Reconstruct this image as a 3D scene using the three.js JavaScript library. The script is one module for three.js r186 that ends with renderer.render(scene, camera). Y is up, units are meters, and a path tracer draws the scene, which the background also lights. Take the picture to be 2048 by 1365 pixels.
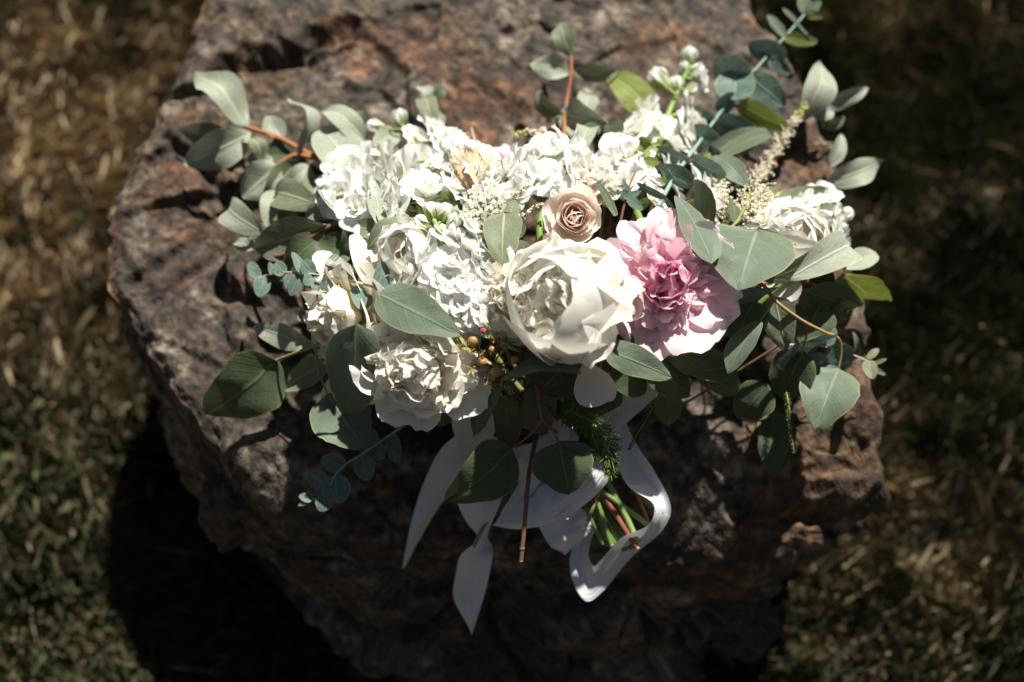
import * as THREE from 'three';
import { mergeGeometries } from 'three/addons/utils/BufferGeometryUtils.js';

// ---------------------------------------------------------------- camera, sky, sun, exposure
const V3 = THREE.Vector3, R = Math.PI / 180;
const scene = new THREE.Scene();
const IMW = 2048, IMH = 1365, PITCH = 66 * R, FOV = 37.85;
const CAMH = 1.446, ROCKH = 0.45;
const camera = new THREE.PerspectiveCamera(FOV, 1.5, 0.02, 400);
camera.position.set(0, CAMH, 0);
camera.lookAt(0, CAMH - Math.sin(PITCH), -Math.cos(PITCH));
camera.focus = 0.94; camera.userData.fStop = 1.65;
const SUN = new V3(0.20, 0.77, -0.57).normalize();
const sun = new THREE.DirectionalLight(new THREE.Color().setRGB(1, 0.94, 0.845), 5.0);
sun.position.copy(SUN).multiplyScalar(8); sun.target.position.set(0, 0.3, -0.6);
sun.castShadow = true; sun.shadow.radius = 2; sun.shadow.mapSize.set(4096, 4096);
Object.assign(sun.shadow.camera, { left: -3, right: 3, top: 3, bottom: -3, near: 0.5, far: 20 });
scene.add(sun, sun.target);
{ // clear sky: blue overhead, paler towards the horizon
  const w = 64, h = 32, a = new Float32Array(w * h * 4);
  for (let j = 0; j < h; j++) for (let i = 0; i < w; i++) {
    const el = (j + 0.5) / h * 180 - 90, k = Math.pow(Math.max(0, 1 - Math.max(0, el) / 90), 2.2), o = (j * w + i) * 4;
    const z = [0.046, 0.058, 0.080], hz = [0.050, 0.052, 0.053], g = [0.02, 0.018, 0.012];
    for (let c = 0; c < 3; c++) a[o + c] = el < -1 ? g[c] : z[c] + (hz[c] - z[c]) * k;
    a[o + 3] = 1;
  }
  const t = new THREE.DataTexture(a, w, h, THREE.RGBAFormat, THREE.FloatType);
  t.mapping = THREE.EquirectangularReflectionMapping; t.magFilter = t.minFilter = THREE.LinearFilter; t.needsUpdate = true;
  scene.background = t; scene.environment = t;
}
const renderer = new THREE.WebGLRenderer({ antialias: true });
renderer.toneMapping = THREE.LinearToneMapping;
renderer.toneMappingExposure = 1.86;
renderer.shadowMap.enabled = true;

// ---------------------------------------------------------------- random numbers, noise, picture-to-place helpers
let seed_ = 12345;
const reseed = (s) => { seed_ = s >>> 0; };
const rnd = () => { seed_ = (seed_ + 0x6D2B79F5) >>> 0; let t = seed_; t = Math.imul(t ^ (t >>> 15), t | 1); t ^= t + Math.imul(t ^ (t >>> 7), t | 61); return ((t ^ (t >>> 14)) >>> 0) / 4294967296; };
const rr = (a, b) => a + (b - a) * rnd();
const mix = (a, b, t) => a + (b - a) * t, cl = (x, a = 0, b = 1) => Math.min(b, Math.max(a, x));
const sst = (a, b, x) => { const t = cl((x - a) / (b - a)); return t * t * (3 - 2 * t); };
const hash = (x, y, z) => { let h = Math.imul(x, 374761393) ^ Math.imul(y, 668265263) ^ Math.imul(z, 1274126177); h = Math.imul(h ^ (h >>> 13), 1274126177); return ((h ^ (h >>> 16)) >>> 0) / 4294967296; };
function noise(x, y = 0, z = 0) { // value noise, -1..1
  const X = Math.floor(x), Y = Math.floor(y), Z = Math.floor(z), f = (t) => t * t * (3 - 2 * t), u = f(x - X), v = f(y - Y), w = f(z - Z);
  const g = (i, j, k) => hash(X + i, Y + j, Z + k);
  return 2 * mix(mix(mix(g(0, 0, 0), g(1, 0, 0), u), mix(g(0, 1, 0), g(1, 1, 0), u), v), mix(mix(g(0, 0, 1), g(1, 0, 1), u), mix(g(0, 1, 1), g(1, 1, 1), u), v), w) - 1;
}
function fbm(x, y, z, n = 4) { let s = 0, a = 0.5, t = 0; for (let i = 0; i < n; i++) { s += a * noise(x, y, z); t += a; x = x * 2.03 + 7.1; y = y * 2.03 + 3.7; z = z * 2.03 + 1.3; a *= 0.5; } return s / t; }
const FWD = new V3(0, -Math.sin(PITCH), -Math.cos(PITCH)), RT = new V3(1, 0, 0), UPV = new V3(0, Math.cos(PITCH), -Math.sin(PITCH)), TOW = FWD.clone().negate();
const TY = Math.tan(FOV / 2 * R), TX = TY * IMW / IMH, CAM = camera.position.clone();
const ray = (px, py) => FWD.clone().addScaledVector(RT, (px / IMW * 2 - 1) * TX).addScaledVector(UPV, -(py / IMH * 2 - 1) * TY);
const P = (px, py, z) => ray(px, py).multiplyScalar(z).add(CAM);
const PXM = (z) => z * 2 * TX / IMW;                           // metres a pixel spans at a depth
const TILT = 5 * R, PN = new V3(0, Math.cos(TILT), Math.sin(TILT)), PM = new V3(0, ROCKH, -0.52);
const planeZ = (px, py, n = PN, m = PM) => { const r = ray(px, py); return m.clone().sub(CAM).dot(n) / r.dot(n); };
const slabY = (x, z) => { const f = z + 0.335 + 0.10 * Math.max(0, x - 0.12); return ROCKH - (z - PM.z) * Math.tan(TILT) - (f > 0 ? 1.2 * f * f / (f + 0.05) : 0); }; // level slab that rolls over towards the front
const onRock = (px, py) => { const r = ray(px, py); let a = 0.6, b = 2.4; for (let i = 0; i < 40; i++) { const m = (a + b) / 2; if (CAMH + r.y * m > slabY(r.x * m, r.z * m)) a = m; else b = m; } return P(px, py, a); };
const onGround = (px, py, h = 0) => { const r = ray(px, py); return P(px, py, (h - CAMH) / r.y); };
// depth of the bouquet's upper surface: a low dome lying on the rock
const DZ = (px, py) => { const q = ((px - 1110) / 660) ** 2 + ((py - 560) / 340) ** 2; return planeZ(px, Math.min(py, 900)) - 0.045 - 0.145 * Math.max(0, 1 - q ** 1.5); };
const Q = (px, py, o = 0) => P(px, py, DZ(px, py) - o / 100);  // o: centimetres towards the eye from that dome
const ax = (r, u, t) => new V3().addScaledVector(RT, r).addScaledVector(UPV, u).addScaledVector(TOW, t).normalize();

// ---------------------------------------------------------------- scene-building helpers
const taken = {};
const numbered = (n) => { const k = taken[n] = (taken[n] ?? -1) + 1; return k ? `${n}_${String(k).padStart(3, '0')}` : n; };
function thing(name, label, category, pos, group, kind) {
  const g = new THREE.Group(); g.name = numbered(name); g.position.copy(pos); g.userData = { label, category };
  if (group) g.userData.group = group; if (kind) g.userData.kind = kind;
  scene.add(g); return g;
}
const origin = (t) => { const o = t.position.clone(); let p = t.parent; while (p && p !== scene) { o.add(p.position); p = p.parent; } return o; };
function part(t, name, geo, mat, world) { // geometry in world metres when no place is given
  const m = new THREE.Mesh(geo, mat); m.name = name; m.castShadow = m.receiveShadow = true;
  const o = origin(t);
  if (world) m.position.copy(world).sub(o); else m.position.copy(o).negate();
  t.add(m); return m;
}
function structure(name, geo, mat) { const m = new THREE.Mesh(geo, mat); m.name = name; m.userData.kind = 'structure'; m.castShadow = m.receiveShadow = true; scene.add(m); return m; }
function gridGeo(nu, nv, f, uvf, colf) { // f(u, v) -> [x, y, z], u and v 0..1
  const p = [], uv = [], ix = [], co = [];
  for (let i = 0; i <= nu; i++) for (let j = 0; j <= nv; j++) { const u = i / nu, v = j / nv; p.push(...f(u, v)); uv.push(...(uvf ? uvf(u, v) : [u, v])); if (colf) co.push(...colf(u, v)); }
  for (let i = 0; i < nu; i++) for (let j = 0; j < nv; j++) { const a = i * (nv + 1) + j, b = a + nv + 1; ix.push(a, b, a + 1, b, b + 1, a + 1); }
  const g = new THREE.BufferGeometry(); g.setAttribute('position', new THREE.Float32BufferAttribute(p, 3)); g.setAttribute('uv', new THREE.Float32BufferAttribute(uv, 2));
  if (colf) g.setAttribute('color', new THREE.Float32BufferAttribute(co, 3));
  g.setIndex(ix); g.computeVertexNormals(); return g;
}
const curve = (pts) => new THREE.CatmullRomCurve3(pts, false, 'centripetal');
function tube(pts, r0, r1 = r0, seg = 0, sides = 7) { // tapered tube through points
  const c = curve(pts), n = seg || Math.max(6, pts.length * 5), fr = c.computeFrenetFrames(n, false), cen = c.getSpacedPoints(n);
  return gridGeo(n, sides, (u, v) => { const i = Math.round(u * n), a = v * 2 * Math.PI, r = mix(r0, r1, u); return cen[i].clone().addScaledVector(fr.normals[i], Math.cos(a) * r).addScaledVector(fr.binormals[i], Math.sin(a) * r).toArray(); });
}
function dataTex(w, h, f, srgb = true) { // f(u, v) -> [r, g, b] 0..1
  const a = new Uint8Array(w * h * 4);
  for (let j = 0; j < h; j++) for (let i = 0; i < w; i++) { const c = f((i + 0.5) / w, (j + 0.5) / h), o = (j * w + i) * 4; for (let k = 0; k < 3; k++) a[o + k] = cl(c[k]) * 255; a[o + 3] = 255; }
  const t = new THREE.DataTexture(a, w, h); t.magFilter = THREE.LinearFilter; t.minFilter = THREE.LinearMipmapLinearFilter; t.generateMipmaps = true; if (srgb) t.colorSpace = THREE.SRGBColorSpace; t.needsUpdate = true; return t;
}
const lin = (r, g, b) => new THREE.Color().setRGB(r, g, b);
const lerp3 = (a, b, t) => [mix(a[0], b[0], t), mix(a[1], b[1], t), mix(a[2], b[2], t)];

// ---------------------------------------------------------------- ground: soil sheet and dry lawn
{
  const soilTex = dataTex(512, 512, (u, v) => { const n = fbm(u * 14, v * 14, 3, 5), m = fbm(u * 60, v * 60, 9, 3); return lerp3([0.22, 0.178, 0.12], [0.35, 0.285, 0.19], cl(0.5 + n * 0.6 + m * 0.4)); });
  soilTex.wrapS = soilTex.wrapT = THREE.RepeatWrapping;
  const N = 120, pos = (t) => Math.sign(t - 0.5) * (Math.abs(t - 0.5) * 2) ** 3;
  const g = gridGeo(N, N, (u, v) => { const x = pos(u) * 40, z = -0.7 + pos(v) * 40; return [x, Math.hypot(x, z) < 6 ? 0.012 * fbm(x * 3, 0, z * 3, 3) - 0.008 : -0.008, z]; }, (u, v) => [pos(u) * 40, pos(v) * 40]);
  g.index.array.reverse(); g.computeVertexNormals();
  structure('ground', g, new THREE.MeshStandardMaterial({ map: soilTex, roughness: 1, side: THREE.DoubleSide }));
}
const drynessAndShade = (x, z) => fbm(x * 2.6 + 11, 0, z * 2.6 + 5, 3) * 1.25 - x * 0.22 - 0.02; // mown lawn: straw patches, green tufts; x term paints tree shade at right
{
  reseed(77);
  const blade = (bend, tw) => gridGeo(4, 1, (u, v) => { const a = bend * u, w = (1 - u * u) * 0.5 + 0.06; return [(v - 0.5) * w * Math.cos(tw * u), bend ? Math.sin(a) / bend : u, (bend ? (1 - Math.cos(a)) / bend : 0) + (v - 0.5) * w * Math.sin(tw * u)]; });
  const kinds = [blade(0.5, 0.6), blade(1.2, -0.9), blade(1.7, 1.2)];
  const mat = new THREE.MeshStandardMaterial({ roughness: 0.9, side: THREE.DoubleSide });
  const green = [[0.066, 0.076, 0.026], [0.090, 0.088, 0.036], [0.050, 0.054, 0.022]], straw = [[0.32, 0.25, 0.145], [0.19, 0.14, 0.078], [0.44, 0.355, 0.225], [0.105, 0.078, 0.045]];
  const m4 = new THREE.Matrix4(), q = new THREE.Quaternion(), e = new THREE.Euler(), s = new V3(), p = new V3(), col = new THREE.Color();
  const lists = [[], [], []];
  const put = (x, z) => {
    const d = drynessAndShade(x, z), tuft = fbm(x * 9, 4, z * 9, 2), dry = rnd() < cl(0.46 + d * 1.25 - Math.max(0, tuft) * 0.5, 0.06, 0.97);
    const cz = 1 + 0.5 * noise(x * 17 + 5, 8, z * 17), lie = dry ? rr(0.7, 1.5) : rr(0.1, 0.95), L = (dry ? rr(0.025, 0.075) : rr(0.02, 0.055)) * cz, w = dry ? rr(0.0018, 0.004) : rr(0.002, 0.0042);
    const c = dry ? straw[rnd() < cl(0.35 - d * 0.9) ? (rnd() < 0.5 ? 3 : 1) : Math.floor(rnd() * 4)] : green[Math.floor(rnd() * 3)], k = rr(0.68, 1.22) * (dry ? 1 + 0.4 * cl(d) : 1) * (1 + 0.55 * noise(x * 24, 2, z * 24));  // straw darker rightward, brighter leftward: shade and light put into the blade colours
    lists[Math.floor(rnd() * 3)].push([x, rr(-0.008, 0.006) + (dry ? 0.006 : 0), z, lie, rr(0, 6.283), L, w, c[0] * k, c[1] * k, c[2] * k]);
  };
  for (let i = 0; i < 190000; i++) put(rr(-1.35, 1.35), -rr(-0.35, 1.75));
  for (let i = 0; i < 70000; i++) put(rr(-3, 3), -rr(-1.4, 3.6));
  for (let i = 0; i < 30000; i++) { const a = rr(0, 6.283), r = 2.5 + 7 * rnd() ** 1.5; put(Math.cos(a) * r, Math.sin(a) * r - 0.7); }
  for (let i = 0; i < 420; i++) { const c = straw[rnd() < 0.6 ? 2 : 0], k = rr(0.6, 0.9); lists[Math.floor(rnd() * 2)].push([rr(-1.6, 1.6), rr(0.012, 0.03), -rr(-0.4, 2), rr(1.35, 1.6), rr(0, 6.283), rr(0.06, 0.15), rr(0.0018, 0.0045), c[0] * k, c[1] * k, c[2] * k]); }
  const grass = new THREE.Group(); grass.name = 'grass'; grass.userData = { label: 'short lawn of dry straw and green blades round the boulder', category: 'grass', kind: 'stuff' }; scene.add(grass);
  lists.forEach((l, k) => {
    const im = new THREE.InstancedMesh(kinds[k], mat, l.length); im.name = 'grass_blades'; im.userData.kind = 'stuff'; im.castShadow = im.receiveShadow = true;
    l.forEach((b, i) => { e.set(b[3], b[4], 0, 'YXZ'); q.setFromEuler(e); m4.compose(p.set(b[0], b[1], b[2]), q, s.set(b[6] * 1.15, b[5], b[5])); im.setMatrixAt(i, m4); im.setColorAt(i, col.setRGB(b[7], b[8], b[9])); });
    grass.add(im);
  });
}
// ---------------------------------------------------------------- boulder: broad slab top, faceted walls
{
  reseed(5);
  const top = [[480, -250], [1000, -340], [1440, -230], [1512, 0], [1602, 140], [1668, 280], [1712, 480], [1742, 720], [1772, 900], [1796, 1000], [1705, 1052], [1565, 1138], [1472, 1172], [1420, 1150], [1240, 1130], [1000, 1120], [760, 1110], [600, 1080], [500, 985], [425, 880], [322, 760], [262, 655], [206, 575], [198, 505], [245, 380], [302, 230], [362, 100], [402, 0]].map(([x, y]) => onRock(x, y));
  const foot = [[700, -100], [1020, -200], [1300, -100], [1420, 150], [1480, 300], [1520, 480], [1540, 700], [1540, 900], [1545, 1060], [1560, 1120], [1500, 1150], [1478, 1180], [1492, 1250], [1400, 1330], [1368, 1400], [1200, 1440], [1000, 1440], [860, 1420], [700, 1300], [600, 1170], [520, 1050], [450, 930], [420, 830], [400, 740], [395, 660], [420, 560], [450, 420], [520, 200]].map(([x, y]) => onGround(x, y));
  const C = onRock(1000, 500), AN = 900;
  const radial = (poly) => {
    const out = new Float32Array(AN);
    for (let k = 0; k < AN; k++) {
      const a = k / AN * 2 * Math.PI, dx = Math.cos(a), dz = Math.sin(a); let best = 0;
      for (let i = 0; i < poly.length; i++) { const A = poly[i], B = poly[(i + 1) % poly.length], ex = B.x - A.x, ez = B.z - A.z, fx = A.x - C.x, fz = A.z - C.z, det = dx * -ez + dz * ex; if (Math.abs(det) < 1e-9) continue; const t = (fx * -ez + fz * ex) / det, s = (dx * fz - dz * fx) / det; if (t > 0 && s >= 0 && s <= 1) best = Math.max(best, t); }
      out[k] = best;
    }
    const sm = out.slice(); for (let k = 0; k < AN; k++) { let s = 0; for (let j = -2; j <= 2; j++) s += out[(k + j + AN) % AN]; sm[k] = s / 5; } return sm;
  };
  const RT_ = radial(top), RF = radial(foot), NT = 240, NW = 110;
  const planeY = slabY;
  // cracks that cross the slab
  const cracks = [[[330, 190], [400, 180], [460, 120], [520, 108], [560, 118], [640, 80], [700, 62]], [[300, 330], [340, 300], [420, 330], [440, 420]], [[260, 560], [330, 520], [400, 470], [440, 380]], [[1480, 1010], [1560, 1040], [1640, 1030], [1680, 1060]], [[1000, 60], [1080, 40], [1150, 90]], [[420, 860], [470, 760], [440, 640]]].map((c, i) => ({ p: c.map(([x, y]) => onRock(x, y)), w: [0.011, 0.008, 0.006, 0.009, 0.004, 0.008][i], d: [0.026, 0.010, 0.008, 0.022, 0.006, 0.010][i] }));
  const crack = (x, z) => { let s = 0; for (const c of cracks) { let dm = 1e9; for (let i = 0; i < c.p.length - 1; i++) { const A = c.p[i], B = c.p[i + 1], ex = B.x - A.x, ez = B.z - A.z, t = cl(((x - A.x) * ex + (z - A.z) * ez) / (ex * ex + ez * ez)); dm = Math.min(dm, Math.hypot(x - A.x - ex * t, z - A.z - ez * t)); } const wob = 1 + 0.6 * noise(x * 60, z * 60, 3); s = Math.max(s, c.d * (1 - sst(0, 1.9, dm / (c.w * wob)))); } return s; };
  const worley = (x, y, z) => { let a = 9, b = 9, id = 0, gx = 0, gy = 0, gz = 0; const X = Math.floor(x), Y = Math.floor(y), Z = Math.floor(z); for (let i = -1; i < 2; i++) for (let j = -1; j < 2; j++) for (let k = -1; k < 2; k++) { const cx = X + i, cy = Y + j, cz = Z + k, d = (cx + hash(cx, cy, cz) - x) ** 2 + (cy + hash(cy, cz, cx + 9) - y) ** 2 + (cz + hash(cz, cx, cy + 5) - z) ** 2; if (d < a) { b = a; a = d; id = hash(cx + 3, cy + 1, cz); gx = x - cx - 0.5; gy = y - cy - 0.5; gz = z - cz - 0.5; } else if (d < b) b = d; } return [Math.sqrt(a), Math.sqrt(b), id, gx, gy, gz]; };
  const pos = [], col = [], uv = [], ix = [];
  const rowN = AN + 1;
  const stains = [[960, 225, 0.10], [1070, 250, 0.07], [1478, 130, 0.05], [1600, 300, 0.06], [530, 210, 0.06], [1700, 740, 0.08], [1600, 960, 0.09], [640, 40, 0.05], [1500, 40, 0.05], [860, 120, 0.04]].map(([a, b, r]) => [onRock(a, b), r]);
  const palette = (x, y, z) => { // weathered schist: greys, plum browns, rust and ochre stains, pale lichen
    const a = fbm(x * 7 + 3, y * 7, z * 7, 5), b = fbm(x * 6 - 9, y * 6 + 4, z * 6 + 2, 4), c = fbm(x * 26, y * 26 + 8, z * 26, 4), f = fbm(x * 75, y * 75, z * 75 + 5, 3), m = fbm(x * 42 + 9, y * 42, z * 42, 3);
    let k = lerp3([0.060, 0.048, 0.043], [0.175, 0.158, 0.142], cl(0.5 + a * 0.6 + c * 0.7 + m * 0.7));
    k = lerp3(k, [0.052, 0.033, 0.029], sst(-0.12, 0.25, fbm(x * 8, y * 8 + 20, z * 8, 4)) * 0.8);
    const band = sst(0.25, 0.36, x + 0.12 * (z + 0.7)) * (z < -0.25 ? 1 : 0.6), rust = sst(0.20, 0.5, b + 0.4 * c + 0.42 * band + 0.5 * stains.reduce((s, [p, r]) => Math.max(s, 1 - Math.hypot(x - p.x, z - p.z) / r), 0));
    k = lerp3(k, c + m > 0 ? [0.25, 0.13, 0.062] : [0.12, 0.062, 0.038], rust * 0.65);
    k = lerp3(k, [0.20, 0.135, 0.07], sst(0.24, 0.46, fbm(x * 15 + 5, y * 15, z * 15 - 7, 4)) * 0.55);
    k = lerp3(k, [0.31, 0.295, 0.27], sst(0.12, 0.42, fbm(x * 16 - 4, y * 16, z * 16 + 31, 4) + m * 0.4) * 0.7);
    const g = 0.61 * (1 + f * 1.15); return [cl(k[0] * g * 1.12, 0.008), cl(k[1] * g * 0.985, 0.007), cl(k[2] * g * 0.84, 0.006)];
  };
  for (let i = 0; i <= NT + NW; i++) for (let j = 0; j <= AN; j++) {
    const k = j % AN, a = k / AN * 2 * Math.PI, dx = Math.cos(a), dz = Math.sin(a);
    let x, y, z, nx = 0, ny = 1, nz = 0, rt = RT_[k] * (1 + 0.012 * noise(dx * 14, dz * 14, 1) + 0.006 * noise(dx * 40, dz * 40, 5));
    if (i <= NT) { const t = (i / NT) ** 0.8, r = t * rt; x = C.x + dx * r; z = C.z + dz * r; const lip = sst(0.95, 1, t); y = planeY(x, z) - 0.012 * lip * lip; nx = dx * 0.5 * lip; nz = dz * 0.5 * lip; }
    else { const s = (i - NT) / NW, rf = RF[k], e = sst(0, 1, s) * 0.55 + s * 0.45; const r = mix(rt, rf, e) + 0.02 * Math.sin(s * Math.PI) * (rf < rt ? 0.4 : 1); x = C.x + dx * r; z = C.z + dz * r; y = mix(planeY(C.x + dx * rt, C.z + dz * rt) - 0.012, -0.03, s); const bl = sst(0, 0.3, s); nx = dx * mix(0.5, 1, bl); nz = dz * mix(0.5, 1, bl); ny = mix(1, 0.25, bl); }
    const wall = i > NT ? 1 : 0;
    const w = worley(x * 6.5, y * 6.5, z * 6.5), w2 = worley(x * 17, y * 17 + 3, z * 17);
    const big = fbm(x * 3.2, y * 3.2, z * 3.2, 3);
    const wx = noise(x * 9, y * 9, z * 9) * 0.35, wp = worley(x * 5.2 + wx + 3, y * 5.2 - wx, z * 5.2 + wx), tiltd = ((hash(Math.floor(wp[2] * 9999), 3, 1) - 0.5) * wp[3] + (hash(Math.floor(wp[2] * 9999), 8, 2) - 0.5) * wp[5] + (hash(Math.floor(wp[2] * 9999), 5, 7) - 0.5) * wp[4]) * (i > NT ? mix(0.012, 0.045, sst(0, 0.3, (i - NT) / NW)) : mix(0.034, 0.012, sst(0.8, 1, i / NT)));
    let d = tiltd * sst(0, 0.05, wp[1] - wp[0]) + 0.014 * big + 0.016 * (w[2] - 0.5) * sst(0, 0.12, w[1] - w[0]) + 0.006 * (w2[2] - 0.5) * sst(0, 0.1, w2[1] - w2[0]) + 0.008 * fbm(x * 26, y * 26, z * 26, 4) + 0.0035 * fbm(x * 85, y * 85, z * 85, 3);
    const wk = wall * sst(0, 0.3, (i - NT) / NW); d *= mix(0.62, 1.5, wk); d -= mix(0.004, 0.012, wk) * (1 - sst(0, 0.09, w[1] - w[0]));
    if (!wall) d -= crack(x, z);
    const l = Math.hypot(nx, ny, nz); pos.push(x + nx / l * d, y + ny / l * d, z + nz / l * d);
    col.push(...palette(x, y, z)); if (i > NT) uv.push(a * 1.9, y * 4.2); else uv.push(x * 4, z * 4);
  }
  for (let i = 0; i < NT + NW; i++) for (let j = 0; j < AN; j++) { const a = i * rowN + j, b = a + rowN; ix.push(a, a + 1, b, b, a + 1, b + 1); }
  const g = new THREE.BufferGeometry(); g.setAttribute('position', new THREE.Float32BufferAttribute(pos, 3)); g.setAttribute('color', new THREE.Float32BufferAttribute(col, 3)); g.setAttribute('uv', new THREE.Float32BufferAttribute(uv, 2)); g.setIndex(ix); g.computeVertexNormals();
  const bump = dataTex(512, 512, (u, v) => { const n = 0.5 + 0.5 * fbm(u * 24, v * 24, 2, 5); return [n, n, n]; }, false); bump.wrapS = bump.wrapT = THREE.RepeatWrapping;
  const speck = dataTex(512, 512, (u, v) => { const n = 0.80 + 0.55 * fbm(u * 40, v * 40, 6, 4) + 0.25 * (hash(Math.floor(u * 512), Math.floor(v * 512), 3) - 0.5); return [n, n * 0.99, n * 0.97]; }); speck.wrapS = speck.wrapT = THREE.RepeatWrapping;
  const t = thing('boulder', 'rust-stained grey brown boulder under the flowers, standing on dry grass', 'boulder', new V3(C.x, 0, C.z));
  part(t, 'rock_body', g, new THREE.MeshStandardMaterial({ vertexColors: true, map: speck, roughness: 0.86, bumpMap: bump, bumpScale: 0.006, side: THREE.DoubleSide }));
}
// ---------------------------------------------------------------- leaf, petal and stem kits
const PROF = {
  ell: (u) => Math.sin(Math.PI * u ** 0.9) ** 0.85,                                    // silver elliptic leaf
  dol: (u) => Math.sin(Math.PI * u ** 0.72) ** 0.62 * (1 - 0.12 * u),                  // broad round eucalyptus leaf
  bab: (u) => Math.sin(Math.PI * (0.05 + 0.93 * u) ** 0.85) ** 0.55,                   // small round leaf
  lan: (u) => Math.sin(Math.PI * u ** 0.8) ** 1.1,
};
function leafGeo({ L, W, prof = 'ell', bend = 0.4, sbend = 0, fold = 0.2, wave = 0.05, twist = 0, nu = 16, nv = 8, bite = 0 }) {
  const ph = rr(0, 6.28), f1 = rr(5, 8), sd = rr(0, 99), pts = [[0, 0]], w = PROF[prof];
  for (let i = 1; i <= nu; i++) { const u = (i - 0.5) / nu, a = bend * (0.5 - u) + sbend * Math.sin(u * 6.28); pts.push([pts[i - 1][0] + Math.cos(a) / nu, pts[i - 1][1] + Math.sin(a) / nu]); }
  const [ex, ey] = pts[nu], k = 1 / Math.hypot(ex, ey), ca = ex * k, sa = ey * k;
  return gridGeo(nu, nv, (u, v) => {
    const i = Math.round(u * nu), X = (pts[i][0] * ca + pts[i][1] * sa) * k, Y = (-pts[i][0] * sa + pts[i][1] * ca) * k, s = v * 2 - 1;
    const irr = 1 + 0.08 * noise(u * 4 + sd, s > 0 ? 3 : 8, sd) + 0.035 * noise(u * 13 + sd, s > 0 ? 5 : 9, sd), hw = W / 2 * Math.max(0.012, w(u)) * irr, tw = twist * (u - 0.3);
    let lat = hw * s, up = fold * Math.abs(lat) + wave * W * Math.sin(f1 * u + ph + (s > 0 ? 0 : 2)) * Math.abs(s) ** 1.6 + 0.018 * W * noise(u * 7 + sd, s * 3, 2);
    const b = bite && u > 0.8 ? bite * Math.max(0, noise(s * 4 + sd, 3, 1)) * (u - 0.8) * 2 : 0;
    return [(X - b) * L, Y * L + up * Math.cos(tw) + lat * Math.sin(tw), lat * Math.cos(tw) - up * Math.sin(tw)];
  });
}
// a leaf colour sheet: u along the midrib, v across; veins, blotches and a fine coloured margin
function leafTex(base, dark, vein, rim, { nv = 9, slant = 0.25, veinW = 0.03, mott = 0.5, spk = 0, rimW = 0.03 } = {}) {
  return dataTex(256, 128, (u, v) => {
    const s = Math.abs(v * 2 - 1), n = fbm(u * 9, v * 5, 1, 4), m = fbm(u * 46, v * 24, 4, 3);
    let c = lerp3(dark, base, cl(0.5 + n * mott + m * mott * 0.7));
    const side = Math.abs(((u - s * slant) * nv) % 1 - 0.5) * 2;
    c = lerp3(c, vein, 0.42 * sst(0.86, 1, side) * (1 - s * 0.7));
    c = lerp3(c, vein, 0.9 * (1 - sst(veinW, veinW * 2.4, s * (0.5 + u))));
    c = lerp3(c, [0.42, 0.34, 0.20], 0.55 * sst(0.52, 0.66, fbm(u * 16 + 40, v * 9 + base[0] * 70, 2, 2)));
    if (spk) c = lerp3(c, [0.85, 0.92, 0.92], spk * sst(0.1, 0.6, fbm(u * 70, v * 30, 8, 2)));
    return lerp3(c, rim, sst(1 - rimW * 2, 1 - rimW, s) * 0.85);
  });
}
const leafBump = dataTex(256, 128, (u, v) => { const s = Math.abs(v * 2 - 1), side = Math.abs(((u - s * 0.25) * 9) % 1 - 0.5) * 2; const h = 0.62 - 0.45 * (1 - sst(0.02, 0.09, s)) - 0.2 * sst(0.82, 1, side) * (1 - s * 0.6) + 0.12 * fbm(u * 40, v * 22, 1, 3); return [h, h, h]; }, false);
const leafMat = (map, o = {}) => new THREE.MeshPhysicalMaterial({ map, bumpMap: leafBump, bumpScale: 0.0011, roughness: 0.9, transmission: 0.2, side: THREE.DoubleSide, clearcoat: 0.22, clearcoatRoughness: 0.45, ...o });
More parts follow.
